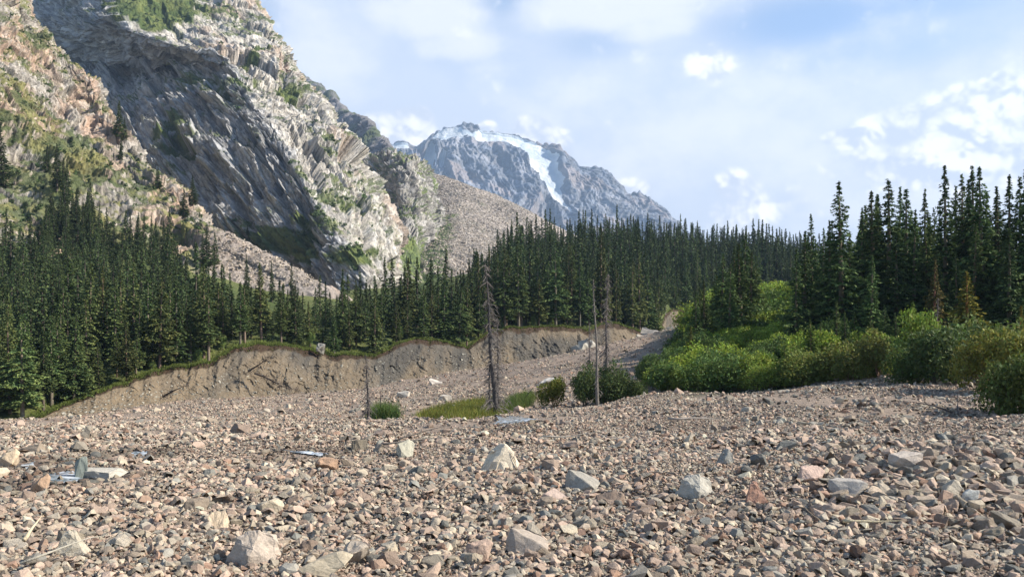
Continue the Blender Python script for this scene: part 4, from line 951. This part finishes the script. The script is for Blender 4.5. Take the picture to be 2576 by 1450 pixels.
# named boulders: survey x centre, base y, width, height, colour, label, yaw
BOUL = [(1258, 1182, 118, 66, (.60, .53, .43), 'large cream boulder with a peaked top, the biggest in the middle of the gravel', 0, 18), (1752, 1250, 112, 56, (.38, .365, .33), 'large rounded grey boulder on the right of the foreground', 0, 19),
        (1462, 1232, 92, 34, (.32, .30, .27), 'long dark slab tilted among the stones right of the cream boulder', -.4, 100), (1908, 1268, 64, 54, (.36, .22, .17), 'reddish three cornered rock standing upright right of the grey boulder', 0, 20),
        (1828, 1166, 50, 38, (.29, .29, .28), 'small dark pyramid shaped rock above the grey boulder', 0.2, 18), (2140, 1242, 96, 36, (.37, .35, .33), 'flat topped grey slab in front of the stone ridge on the right', .1, 100),
        (96, 1240, 48, 46, (.40, .28, .20), 'brown upright boulder beside the blue pool on the left', .3, 0), (242, 1206, 104, 26, (.42, .40, .36), 'long pale slab lying beside the blue pool', -.15, 101), (200, 1206, 34, 58, (.20, .23, .22), 'dark upright slab leaning over the blue pool', 0, 4),
        (12, 1174, 60, 44, (.52, .42, .31), 'pale tan boulder cut by the left picture edge', 0, 0), (178, 1398, 92, 62, (.44, .40, .33), 'large pale angular boulder near the bottom left', 0, 20), (628, 1420, 150, 78, (.42, .36, .31), 'broad flat topped boulder at the bottom, left of centre', 0, 19),
        (812, 1452, 140, 52, (.44, .38, .29), 'wide mottled boulder at the bottom edge, left of centre', 0, 9), (886, 1424, 84, 56, (.43, .37, .31), 'rounded boulder with a crack just above the wide mottled one', .2, 8), (542, 1328, 56, 44, (.50, .41, .31), 'tan block with a sharp top edge on the lower left', 0, 10), (1020, 1150, 50, 40, (.38, .37, .31), 'pale leaning rock at the small sandy cut', .4, 11),
        (1395, 1262, 70, 34, (.47, .37, .32), 'pink grey flat rock under the dark slab', 0, 12), (2040, 1210, 70, 34, (.48, .36, .31), 'pinkish slanting rock above the flat topped slab', .4, 13), (1325, 1395, 110, 46, (.37, .32, .28), 'long brown grey block with a straight top at the bottom centre', 0, 100),
        (1205, 1412, 70, 50, (.40, .30, .25), 'reddish brown wedge left of the long block at the bottom', 0, 14), (820, 1184, 62, 34, (.40, .27, .19), 'brown rock in the group left of the cream boulder', 0, 1), (2285, 1178, 80, 40, (.45, .40, .36), 'large pale boulder on top of the stone ridge on the right', .2, 5),
        (2395, 1255, 60, 44, (.40, .36, .30), 'brownish rounded boulder at the foot of the stone ridge', .2, 9), (2450, 1268, 52, 36, (.44, .45, .44), 'light grey rounded boulder at the foot of the stone ridge', .2, 3), (1093, 966, 34, 18, (.50, .46, .42), 'pale boulder on the gravel below the middle of the bank', 0, 2), (1015, 998, 34, 16, (.45, .42, .38), 'pale boulder left of the dead spruces', 0, 5),
        (1118, 1008, 34, 16, (.46, .43, .39), 'low pale boulder behind the grass patch', 0, 7), (1385, 968, 60, 18, (.44, .42, .4), 'grey flat boulder behind the yellowish bush', 0, 8)]
HI.append(rock_mesh(600, 26, .7, True, box=.9)); HI.append(rock_mesh(603, 26, .6, True, box=.95))
def custom(seed, pts):
    """a boulder hulled round surveyed corner points, then weathered"""
    r_ = np.random.default_rng(seed); bm = bmesh.new()
    for q in pts: bm.verts.new(np.array(q) * 1.0 + r_.normal(0, .012, 3))
    bmesh.ops.convex_hull(bm, input=bm.verts)
    for v in [v for v in bm.verts if not v.link_faces]: bm.verts.remove(v)
    bmesh.ops.dissolve_limit(bm, angle_limit=.15, verts=bm.verts, edges=bm.edges)
    bmesh.ops.bevel(bm, geom=list(bm.edges), offset=.03, segments=2, affect='EDGES', profile=.6, clamp_overlap=True)
    for _ in range(2):
        bmesh.ops.triangulate(bm, faces=bm.faces); bmesh.ops.subdivide_edges(bm, edges=[e for e in bm.edges if e.calc_length() > .07], cuts=1, use_grid_fill=True)
    bmesh.ops.triangulate(bm, faces=bm.faces)
    co_ = np.array([v.co[:] for v in bm.verts]); no = np.array([v.normal[:] for v in bm.verts])
    co_ = co_ + no * (fbm(co_ * 4 + seed, 4) * .035 - np.abs(pn(co_ * 2.6 + seed * 2)) * .05 + facets(co_ * 3.5, seed) * .035)[:, None]
    Fc = np.array([[v.index for v in f.verts] for f in bm.faces]) if not bm.verts.index_update() else None
    bm.free(); return co_, Fc
HI.append(custom(1, [(-.58, -.2, -.4), (-.5, .3, -.4), (.48, -.28, -.4), (.5, .3, -.4), (-.15, -.38, -.35), (.1, -.1, .42), (-.05, .05, .40), (.3, -.12, .2), (.42, .1, .0), (-.25, -.05, .12), (-.2, .25, .1), (.25, .3, .1)]))   # 18 peaked
HI.append(custom(2, [(-.55, -.1, -.4), (-.45, .3, -.4), (.5, -.25, -.4), (.5, .3, -.4), (-.1, -.4, -.4), (-.35, -.1, .15), (-.12, 0, .38), (.12, -.05, .40), (.38, 0, .18), (.1, -.32, .1), (-.2, .25, .3), (.25, .25, .2)]))   # 19 domed
HI.append(custom(3, [(-.5, -.3, -.45), (.5, -.25, -.45), (-.4, .35, -.45), (.4, .35, -.45), (-.22, 0, .48), (-.05, .05, .5), (-.45, -.2, .0), (.15, -.15, .15)]))   # 20 three-cornered
STM = []
for i, (v, f) in enumerate(HI):
    o_ = build('stone', v, f, M['stone'], link=False, smooth=False); STM.append(o_.data)
def stone(k, loc, scl, yaw, color, label, group, tilt=(0, 0), name='stone', cat='stone'):
    o_ = bpy.data.objects.new(name, STM[k]); COL.objects.link(o_)
    o_.location = tuple(float(a) for a in loc); o_.scale = tuple(float(a) for a in scl); o_.rotation_euler = (float(tilt[0]), float(tilt[1]), float(yaw)); o_.color = (*[float(a) for a in color], 1)
    return tag(o_, label, cat, group)
bx_, by_, br_ = [], [], []
for fx1, fy1, w_, h_, colr, lb, yaw, k in BOUL:
    p = g_at(fx1, fy1); W_ = w_ * K / F * p[1]; H_ = h_ * K / F * p[1]; kk = {100: 16, 101: 17}.get(k, k)
    me = STM[kk]; vs = np.array([v.co[:] for v in me.vertices]); ex = np.ptp(vs, 0)
    tl = (.1, .35) if k == 100 and fx1 < 1500 else (0, 0)
    stone(kk, (p[0], p[1] + W_ * .25, p[2] + H_ * .36), (W_ / ex[0], W_ * .75 / ex[1], H_ * 1.3 / ex[2]), yaw, colr, lb, None, tl, 'boulder', 'boulder')
    bx_.append(p[0]); by_.append(p[1] + W_ * .25); br_.append(W_ * .45)
for a, b, c__ in zip(bx_, by_, br_): ok &= ~((np.hypot(x - a, y - b) < c__ + s * .3) & (s > .12))
x, y, s = x[ok], y[ok], s[ok]
z = field_z(x, y)
n = len(x); pix = s * F / y
colr = PAL[r.choice(len(PAL), n, p=PW / PW.sum())] * r.uniform(.45, 1.02, (n, 1))
colr = np.minimum(colr, .50)
for W in WP:                                               # stones round the pools are wet
    c = W.mean(0); e1 = np.ptp(W[:, 0]) * .5 + .9; e2 = np.ptp(W[:, 1]) * .5 + 1.2
    wet = np.exp(-(((x - c[0]) / e1) ** 2 + ((y - c[1]) / e2) ** 2) ** 2); colr = colr * (1 - .55 * wet)[:, None]
pyx = HY - z / y * F; inf = (x / y * F + CX > 3) & (x / y * F + CX < 1021) & (pyx < 574)
vi = np.argsort(-(pix * inf))[:262]
big = np.zeros(n, bool); big[vi] = True
for i in vi:
    f1 = (x[i] / y[i] * F + CX) / K
    where = 'in the left foreground rubble' if f1 < 860 else ('in the middle foreground rubble' if f1 < 1720 else 'in the right foreground rubble')
    c_ = colr[i]; kind_ = 'pale cream' if c_.sum() > 1.25 else ('reddish' if c_[0] / c_[2] > 1.6 else ('dark grey' if c_.sum() < .9 else ('grey' if c_[0] / c_[2] < 1.18 else 'pinkish grey')))
    sz = 'large' if s[i] > .45 else ('middling' if s[i] > .3 else 'small')
    stone(random.randrange(16), (x[i], y[i], z[i] + s[i] * .14), np.array([1.05, 1.05, 1.0]) * s[i] * r.uniform(.85, 1.15, 3), r.uniform(0, 6.28), c_, f'{sz} angular {kind_} stone {where}', f'{sz} {kind_} stones {where}', r.normal(0, .25, 2))
VV_, FF_, CC_ = [], [], []; off = 0
def rotm(n):
    a, b, c = r.uniform(0, 6.28, n), r.normal(0, .42, n), r.normal(0, .42, n)
    ca, sa, cb, sb, cc, sc_ = np.cos(a), np.sin(a), np.cos(b), np.sin(b), np.cos(c), np.sin(c); o1, z0_ = np.ones(n), np.zeros(n)
    Rz = np.array([[ca, -sa, z0_], [sa, ca, z0_], [z0_, z0_, o1]]).transpose(2, 0, 1); Rx = np.array([[o1, z0_, z0_], [z0_, cb, -sb], [z0_, sb, cb]]).transpose(2, 0, 1); Ry = np.array([[cc, z0_, sc_], [z0_, o1, z0_], [-sc_, z0_, cc]]).transpose(2, 0, 1)
    return Rx @ Ry @ Rz
rest = np.where(~big)[0]; lod = (pix[rest] > 7)
tot = 0
for protos, ids in ((LO, rest[~lod]), (MD, rest[lod])):
    sel = r.integers(0, len(protos), len(ids))
    for k, (v, f) in enumerate(protos):
        ii = ids[sel == k]
        if not len(ii): continue
        Rm = rotm(len(ii)) * (s[ii][:, None, None] * r.uniform(.8, 1.25, (len(ii), 1, 3)))
        P = np.einsum('nij,vj->nvi', Rm, v) + np.stack([x[ii], y[ii], z[ii] + s[ii] * r.uniform(.04, .28, len(ii))], 1)[:, None]
        VV_.append(P.reshape(-1, 3)); FF_.append((f[None] + (np.arange(len(ii)) * len(v))[:, None, None]).reshape(-1, 3) + off); off += len(ii) * len(v)
        CC_.append(np.repeat(colr[ii], len(v), 0)); tot += len(ii)
print('rubble', tot, 'tris', sum(len(f) for f in FF_))
build('rubble', np.concatenate(VV_), np.concatenate(FF_), M['stone'], col=np.concatenate(CC_), kind='stuff', label='angular pink and grey rubble covering the valley floor')

# stones stuck in the bank face and on its crest, and the far channel
VV_, FF_, CC_ = [], [], []; off = 0
m_ = 5200; vi_ = r.integers(int(1700 * .03), int(1700 * .72), m_); vj = (r.beta(1.1, 1.5, m_) * (70 - 12)).astype(int)
Q = np.stack([Xb, Yb, Zb], 1)[vj * 1700 + vi_]; ss = .12 + r.exponential(.13, m_); ss = np.minimum(ss, 1.1)
sel = r.integers(0, len(LO), m_)
for k, (v, f) in enumerate(LO):
    ii = np.where(sel == k)[0]; Rm = rotm(len(ii)) * ss[ii][:, None, None]; P = np.einsum('nij,vj->nvi', Rm, v) + Q[ii][:, None]
    VV_.append(P.reshape(-1, 3)); FF_.append((f[None] + (np.arange(len(ii)) * len(v))[:, None, None]).reshape(-1, 3) + off); off += len(ii) * len(v)
    CC_.append(np.repeat(np.array([.26, .25, .22]) * r.uniform(.7, 1.5, (len(ii), 1)), len(v), 0))
build('bank_rubble', np.concatenate(VV_), np.concatenate(FF_), M['stone'], col=np.concatenate(CC_), kind='stuff', label='small stones sticking out of the eroded bank face')
for fx1, fy1, D_, W_, H_, c_, lb in ((805, 884, 166, 2.0, 1.9, (.22, .215, .20), 'grey boulder perched on the lip of the bank'), (1640, 862, 236, 8.0, 5.6, (.36, .33, .30), 'big angular boulder at the mouth of the far channel'), (1676, 866, 250, 7, 3.6, (.55, .53, .49), 'pale boulder right of the big one at the far channel'),
                               (1700, 852, 270, 8, 4.2, (.6, .58, .54), 'nearly white boulder in the far channel'), (1688, 880, 243, 6, 3, (.62, .6, .55), 'white flat boulder below the nearly white one'), (1720, 830, 290, 7, 3.6, (.5, .48, .45), 'grey white boulder high in the far channel'), (1615, 868, 230, 5, 3.4, (.3, .28, .25), 'dark boulder left of the big angular one'),
                               (1460, 895, 206.5, 4.2, 3.6, (.33, .32, .29), 'grey boulder in the stony gully of the bank'), (1475, 885, 208.5, 4.0, 3.4, (.38, .36, .33), 'pale grey boulder at the top of the stony gully'), (1490, 900, 209, 3.2, 2.8, (.30, .29, .27), 'dark boulder on the right side of the stony gully'), (1467, 908, 205.5, 3.0, 2.2, (.42, .38, .34), 'small tan boulder at the foot of the stony gully')):
    p = pt(fx1, fy1, D_); k = random.randrange(16); me = STM[k]; ex = np.ptp(np.array([v.co[:] for v in me.vertices]), 0)
    stone(k, (p[0], p[1], p[2] + H_ * .3), (W_ / ex[0], W_ * .9 / ex[1], H_ * 1.2 / ex[2]), random.uniform(0, 6), c_, lb, None, (0, 0), 'boulder', 'boulder')
# rubble spread in the far channel and pale debris at its head
nn_ = 2600; fxx = r.uniform(1600, 1790, nn_); D_ = r.uniform(225, 335, nn_); xx = (fxx * K - CX) / F * D_; _, _, dl, _ = bank_at(fxx * K); zz = np.where(D_ > dl, terr_z(xx, D_), field_z(xx, D_)); ss = .3 + r.exponential(.35, nn_)
okk = D_ < dl + 1; VV_, FF_, CC_ = [], [], []; off = 0; sel = r.integers(0, len(LO), nn_)
for k, (v, f) in enumerate(LO):
    ii = np.where((sel == k) & okk)[0]
    if not len(ii): continue
    Rm = rotm(len(ii)) * ss[ii][:, None, None]; P = np.einsum('nij,vj->nvi', Rm, v) + np.stack([xx[ii], D_[ii], zz[ii] + .1], 1)[:, None]
    VV_.append(P.reshape(-1, 3)); FF_.append((f[None] + (np.arange(len(ii)) * len(v))[:, None, None]).reshape(-1, 3) + off); off += len(ii) * len(v)
    CC_.append(np.repeat(np.array([.48, .44, .40]) * r.uniform(.7, 1.3, (len(ii), 1)), len(v), 0))
build('channel_rubble', np.concatenate(VV_), np.concatenate(FF_), M['stone'], col=np.concatenate(CC_), kind='stuff', label='pale rubble choking the far channel')

# boulders strewn over the moraine and the talus
def strew(key, n, smin, sexp, cols, label, cond):
    P = SURF[key]; a, b = proj(P); m_ = np.where(cond(a / K, b / K))[0]
    ii0 = r.choice(m_, n); ss = smin + r.exponential(sexp, n); VV_, FF_, CC_ = [], [], []; off = 0; sel = r.integers(0, len(LO), n)
    Q = P[ii0] + r.normal(0, .8, (n, 3)) * [1, 1, 0]
    for k, (v, f) in enumerate(LO):
        ii = np.where(sel == k)[0]; Rm = rotm(len(ii)) * ss[ii][:, None, None]; PP = np.einsum('nij,vj->nvi', Rm, v) + Q[ii][:, None]
        VV_.append(PP.reshape(-1, 3)); FF_.append((f[None] + (np.arange(len(ii)) * len(v))[:, None, None]).reshape(-1, 3) + off); off += len(ii) * len(v)
        CC_.append(np.repeat(np.array(cols)[r.integers(0, len(cols), len(ii))] * r.uniform(.8, 1.2, (len(ii), 1)), len(v), 0))
    build('scree', np.concatenate(VV_), np.concatenate(FF_), M['stone'], col=np.concatenate(CC_), kind='stuff', label=label)
strew('moraine', 24000, .8, .65, [(.40, .35, .30), (.33, .28, .24), (.46, .41, .36), (.27, .24, .21)], 'boulders strewn over the moraine ridge', lambda a, b: (a > 1060) & (a < 1400) & (b > 440) & (b < 690))
strew('crag', 5000, .35, .35, [(.35, .30, .25), (.28, .24, .20), (.42, .37, .32)], 'pinkish scree at the foot of the crag', lambda a, b: (a > 520) & (a < 800) & (b > 590) & (b < 720) & (b > 600 - (600 - a) * .5))

# driftwood
def log(fx1, fy1, L_, r0, yaw, colr, label, tilt=0.):
    p = g_at(fx1, fy1); rr = np.random.default_rng(int(fx1)); d_ = (math.cos(yaw), math.sin(yaw), tilt)
    v, f, _ = limb((0, 0, 0), d_, L_, r0, 0.02, rr, 8, 6)
    nV = len(v); cap0 = tuple(range(8))
    o_ = build('driftwood', v, [f, np.array([cap0[::-1]])], M['dead_wood'], col=np.tile(colr, (nV, 1)), smooth=True, label=label, cat='driftwood')
    o_.location = (p[0], p[1], p[2] + .12 + r0)
    return o_
log(1365, 1107, 2.2, .035, .05, (.46, .41, .33), 'long pale stick lying above the cream boulder'); log(2120, 1335, 1.0, .03, .0, (.5, .42, .27), 'yellowish split stick in the right foreground', .03)
log(2060, 1330, .8, .012, 2.2, (.3, .23, .16), 'thin brown twig beside the yellowish split stick', .35); log(990, 1120, 2.6, .035, .6, (.14, .12, .1), 'dark branch standing out of the stones above the sandy cut', .35); log(955, 1130, 2.8, .04, .35, (.16, .14, .12), 'crooked dark branch lying left of the sandy cut', .1)
log(1680, 1062, 3.5, .06, .1, (.3, .26, .22), 'grey log among the stones below the shrub belt'); log(1960, 1100, 2.2, .05, .1, (.26, .2, .16), 'brown stick on the gravel right of centre'); log(2395, 1045, 2.4, .05, 2.4, (.1, .08, .07), 'dark root sticking up near the right bushes', .3); log(2410, 1050, 2.0, .04, 1.2, (.1, .08, .07), 'dark twisted root beside the other near the right bushes', .5)
log(50, 1442, 1.3, .02, .7, (.42, .38, .3), 'thin pale stick at the bottom left corner', .2); log(60, 1384, .5, .035, 1.4, (.55, .45, .3), 'short pale splinter in the left foreground', .5)
# uprooted trees lying on the bank
for fx1, fy1, D_, L_, yaw, lb in ((640, 945, 147, 9, -.3, 'dark fallen spruce with broken branches lying on the bank face'), (625, 940, 147, 5, .6, 'broken root plate sticking up on the bank face'), (410, 1004, 131, 4.5, .5, 'dark stump lying at the foot of the bank')):
    p = pt(fx1, fy1, D_); rr = np.random.default_rng(int(fx1)); e = empty('fallen_tree', p, label=lb, cat='fallen tree')
    v, f, ps = limb((0, 0, .5), (math.cos(yaw), -.15, math.sin(yaw) * .9), L_, .17, .1, rr, 7, 5); build('trunk', v, f, M['dead_wood'], e, np.tile((.06, .045, .035), (len(v), 1)), True)
    VV, FF = [], []; o_ = 0
    for k in range(int(L_ * 9)):
        q_ = ps[rr.integers(0 if L_ < 6 else 1, 6)] + rr.normal(0, .25, 3); v, f, _ = limb(q_, rr.normal(size=3) * [1, .5, .8], rr.uniform(.5, 2.), .05, .3, rr, 3, 3); VV.append(v); FF.append(f + o_); o_ += len(v)
    build('branch_tangle', np.concatenate(VV), np.concatenate(FF), M['dead_wood'], e, np.tile((.09, .07, .055), (o_, 1)))
for i in range(14):                                        # pale logs jammed in the far channel
    f1 = r.uniform(1610, 1735); D_ = r.uniform(250, 300); xx = (f1 * K - CX) / F * D_; zz = HY - np.interp(f1, [1610, 1740], [850, 815]) * K
    rr = np.random.default_rng(900 + i); v, f, _ = limb((0, 0, 0), (rr.normal(), rr.normal() * .3, rr.normal() * .25), rr.uniform(5, 11), .22, .03, rr, 6, 4)
    o_ = build('driftwood', v, f, M['dead_wood'], col=np.tile((.36, .33, .29), (len(v), 1)), smooth=True, label='grey log jammed among the pale boulders of the far channel', cat='driftwood', group='logs jammed in the far channel')
    o_.location = (xx, D_, zz / F * D_ + .5)
HAZE = 8e-5

# ------------------------------------------------------------------ camera, sun, sky, air
cam = bpy.data.cameras.new('camera'); co = bpy.data.objects.new('camera', cam); COL.objects.link(co)
cam.sensor_width = 36; cam.lens = 36 * F / 1024; co.rotation_euler = (math.radians(90), 0, 0)
cam.shift_y = (HY - 288) / 1024; cam.clip_start = .1; cam.clip_end = 30000
S.camera = co
SUN_AZ, SUN_EL = math.radians(94), math.radians(36)      # azimuth from the view direction (+Y) towards +X
sd = np.array([math.sin(SUN_AZ) * math.cos(SUN_EL), math.cos(SUN_AZ) * math.cos(SUN_EL), math.sin(SUN_EL)])
sun = bpy.data.lights.new('sun', 'SUN'); sun.energy = 5.0; sun.angle = math.radians(.5); sun.color = (1, .93, .82)
so = bpy.data.objects.new('sun', sun); COL.objects.link(so)
from mathutils import Vector
so.rotation_euler = Vector(sd).to_track_quat('Z', 'Y').to_euler()

w = bpy.data.worlds.new('World'); S.world = w; w.use_nodes = True
N, L = w.node_tree.nodes, w.node_tree.links
bg = N['Background']
sky = N.new('ShaderNodeTexSky'); sky.sky_type = 'NISHITA'; sky.sun_disc = False
sky.sun_elevation = SUN_EL; sky.sun_rotation = SUN_AZ; sky.altitude = 2000; sky.air_density = 1.1; sky.dust_density = .6; sky.ozone_density = 1.5
def MA(op, a, b=None, c=None, clamp=False):
    n = N.new('ShaderNodeMath'); n.operation = op; n.use_clamp = clamp
    for i, v in enumerate((a, b, c)):
        if v is None: continue
        if hasattr(v, 'links') or hasattr(v, 'is_linked'): L.new(v, n.inputs[i])
        else: n.inputs[i].default_value = v
    return n.outputs[0]
def RNG(v, a, b, c=0, d=1, smooth=True):
    n = N.new('ShaderNodeMapRange'); n.interpolation_type = 'SMOOTHSTEP' if smooth else 'LINEAR'
    L.new(v, n.inputs[0])
    for i, x in enumerate((a, b, c, d)): n.inputs[i + 1].default_value = x
    return n.outputs[0]
tc = N.new('ShaderNodeTexCoord'); sp = N.new('ShaderNodeSeparateXYZ'); L.new(tc.outputs['Generated'], sp.inputs[0])
X_, Y_, Z_ = sp.outputs
az = MA('ARCTAN2', X_, Y_); el = MA('ARCSINE', Z_)
cb = N.new('ShaderNodeCombineXYZ'); L.new(az, cb.inputs[0]); L.new(el, cb.inputs[1])
P0 = cb.outputs[0]
def noise(vec, scale, detail=6, rough=.55, off=(0, 0, 0), st=(1, 1, 1)):
    mp = N.new('ShaderNodeMapping'); L.new(vec, mp.inputs[0]); mp.inputs['Location'].default_value = off; mp.inputs['Scale'].default_value = st
    n = N.new('ShaderNodeTexNoise'); n.inputs['Scale'].default_value = scale; n.inputs['Detail'].default_value = detail; n.inputs['Roughness'].default_value = rough
    L.new(mp.outputs[0], n.inputs['Vector']); return n.outputs['Fac']
def ae(fx, fy):
    a = math.atan((fx * K - CX) / F); return a, math.atan((HY - fy * K) / F * math.cos(a))
def blobs(lst, warp=None, r0=1.5, r1=.2):                              # union of soft ellipses, each given as survey x, y, rx, ry, weight
    out = None
    for (x, y, rx, ry, wt) in lst:
        a, e = ae(x, y); ra, re_ = rx * K / F, ry * K / F
        mp = N.new('ShaderNodeMapping'); mp.vector_type = 'TEXTURE'; mp.inputs['Location'].default_value = (a, e, 0); mp.inputs['Scale'].default_value = (ra, re_, 1)
        L.new(warp or P0, mp.inputs[0])
        ln = N.new('ShaderNodeVectorMath'); ln.operation = 'LENGTH'; L.new(mp.outputs[0], ln.inputs[0])
        v = MA('MULTIPLY', RNG(ln.outputs['Value'], r0, r1), wt)
        out = v if out is None else MA('MAXIMUM', out, v)
    return out
def mix(f, a, b):
    n = N.new('ShaderNodeMix'); n.data_type = 'RGBA'; L.new(f, n.inputs[0])
    for i, v in ((6, a), (7, b)):
        if isinstance(v, tuple): n.inputs[i].default_value = (*v, 1)
        else: L.new(v, n.inputs[i])
    return n.outputs[2]
# sky colour in scene units, clouds mixed on top
sc_ = N.new('ShaderNodeVectorMath'); sc_.operation = 'SCALE'; L.new(sky.outputs[0], sc_.inputs[0]); sc_.inputs['Scale'].default_value = .10
base = sc_.outputs[0]
veil_n = noise(P0, 2.6, 5, .6, (3, 1, 0), (1, 2.2, 1))
low = RNG(el, .42, .12)                                   # thicker towards the horizon
veil = MA('ADD', RNG(veil_n, .33, .62, .62, 1), MA('MULTIPLY', low, .45))
gap = blobs([(2150, 110, 420, 70, .45), (1500, 110, 120, 40, .4), (660, 60, 60, 90, .5), (2030, 50, 260, 70, .85), (1265, -20, 50, 50, .6), (2300, 15, 250, 45, .6), (2030, 130, 130, 40, .3)])
veil = MA('MULTIPLY', veil, MA('SUBTRACT', 1, gap), clamp=True)
c1 = mix(veil, base, (.37, .41, .485))
# broad white streaks
st_ = blobs([(800, 120, 220, 120, .55), (1060, 40, 170, 75, .8), (1120, 110, 140, 45, .6), (1560, 20, 260, 60, .9), (1640, 60, 140, 45, .7), (1250, 420, 480, 160, .35), (1800, 190, 160, 80, .5), (2300, 150, 360, 90, .35), (2300, 420, 420, 200, .5), (1850, 330, 450, 200, .55), (1400, 250, 300, 120, .4), (2400, 230, 300, 120, .5)])
sn = noise(P0, 11, 7, .6, (1, 4, 0), (1, 1.5, 1))
stv = RNG(MA('ADD', st_, MA('MULTIPLY', MA('SUBTRACT', sn, .5), 1.5)), .1, .75, 0, .9)
c2 = mix(stv, c1, (.50, .51, .54))
# cumulus
cum = blobs([(1035, 310, 62, 42, 1), (1000, 335, 80, 40, .9), (955, 300, 50, 25, .6), (1340, 335, 55, 42, 1), (1375, 365, 60, 50, 1), (1405, 395, 40, 40, .9), (1228, 330, 35, 24, .8), (1490, 415, 60, 22, .5), (1590, 475, 70, 30, .6),
             (1850, 470, 60, 40, .7), (1870, 540, 85, 60, .65), (2480, 290, 150, 75, 1), (2290, 320, 120, 50, .95), (2150, 345, 75, 26, .9), (2400, 400, 230, 70, .85), (1790, 165, 65, 45, .55), (2150, 440, 120, 50, .45), (2560, 380, 90, 90, .8), (930, 320, 40, 20, .5), (1480, 395, 40, 24, .4), (2050, 500, 120, 40, .4)], None, 1.4, .6)
def puff(off):                                             # billows: folded noise at three sizes
    out = None
    for scl, amt in ((17, .75), (38, .42), (85, .24)):
        v = noise(P0, scl, .6, .5, tuple(o * 1.0 + scl for o in off[:2]) + (0,), (1, 1.15, 1))
        t = MA('MULTIPLY', MA('SUBTRACT', MA('ABSOLUTE', MA('SUBTRACT', v, .5)), .10), amt * 3.2)
        out = t if out is None else MA('ADD', out, t)
    return out
pf = puff((0, 0, 0)); pf2 = puff((.008, .010, 0))
soft = noise(P0, 9, 5, .55, (7, 2, 0))
cd = MA('ADD', cum, MA('ADD', MA('MULTIPLY', pf, .55), MA('MULTIPLY', MA('SUBTRACT', soft, .5), 1.1)))
cumv = RNG(cd, .08, .66)
sh = MA('MULTIPLY', RNG(MA('SUBTRACT', pf, pf2), -.32, .2), RNG(MA('ADD', soft, MA('MULTIPLY', pf, .35)), .28, .62))
cc = mix(sh, (.375, .405, .47), (.64, .625, .61))
c3 = mix(cumv, c2, cc)
up = MA('MAXIMUM', RNG(el, .42, .62), RNG(MA('ABSOLUTE', az), .8, 1.3))                                      # unseen sky overhead, aside and behind kept cloudless to lower the fill light
c4 = mix(up, c3, base)
L.new(c4, bg.inputs['Color']); bg.inputs['Strength'].default_value = 1.0

# even blue-grey air
x0, x1, y0, y1, z0, z1 = -6300, 6300, -6300, 6300, -12, 1800
V = [(x, y, z) for z in (z0, z1) for y in (y0, y1) for x in (x0, x1)]
hm = bpy.data.materials.new('air'); hm.use_nodes = True; nt = hm.node_tree
nt.nodes.remove(nt.nodes['Principled BSDF']); pv = nt.nodes.new('ShaderNodeVolumePrincipled')
pv.inputs['Color'].default_value = (.50, .70, 1, 1); pv.inputs['Density'].default_value = HAZE; pv.inputs['Anisotropy'].default_value = .1
nt.links.new(pv.outputs[0], nt.nodes['Material Output'].inputs['Volume'])
if HAZE > 0:
    build('haze', V, np.array([(0, 2, 3, 1), (4, 5, 7, 6), (0, 1, 5, 4), (2, 6, 7, 3), (0, 4, 6, 2), (1, 3, 7, 5)]), hm, kind='stuff')

S.view_settings.view_transform = 'Standard'; S.view_settings.look = 'None'; S.view_settings.exposure = 1.08; S.view_settings.gamma = 1
S.render.engine = 'CYCLES'
cy = S.cycles
cy.use_denoising = True; cy.max_bounces = 5; cy.diffuse_bounces = 3; cy.transmission_bounces = 3; cy.volume_bounces = 0; cy.transparent_max_bounces = 4
cy.volume_step_rate = 4; cy.use_adaptive_sampling = True; cy.adaptive_threshold = .01; cy.sample_clamp_indirect = 4
S.render.use_persistent_data = False

w.cycles.sampling_method = 'MANUAL'; w.cycles.sample_map_resolution = 512
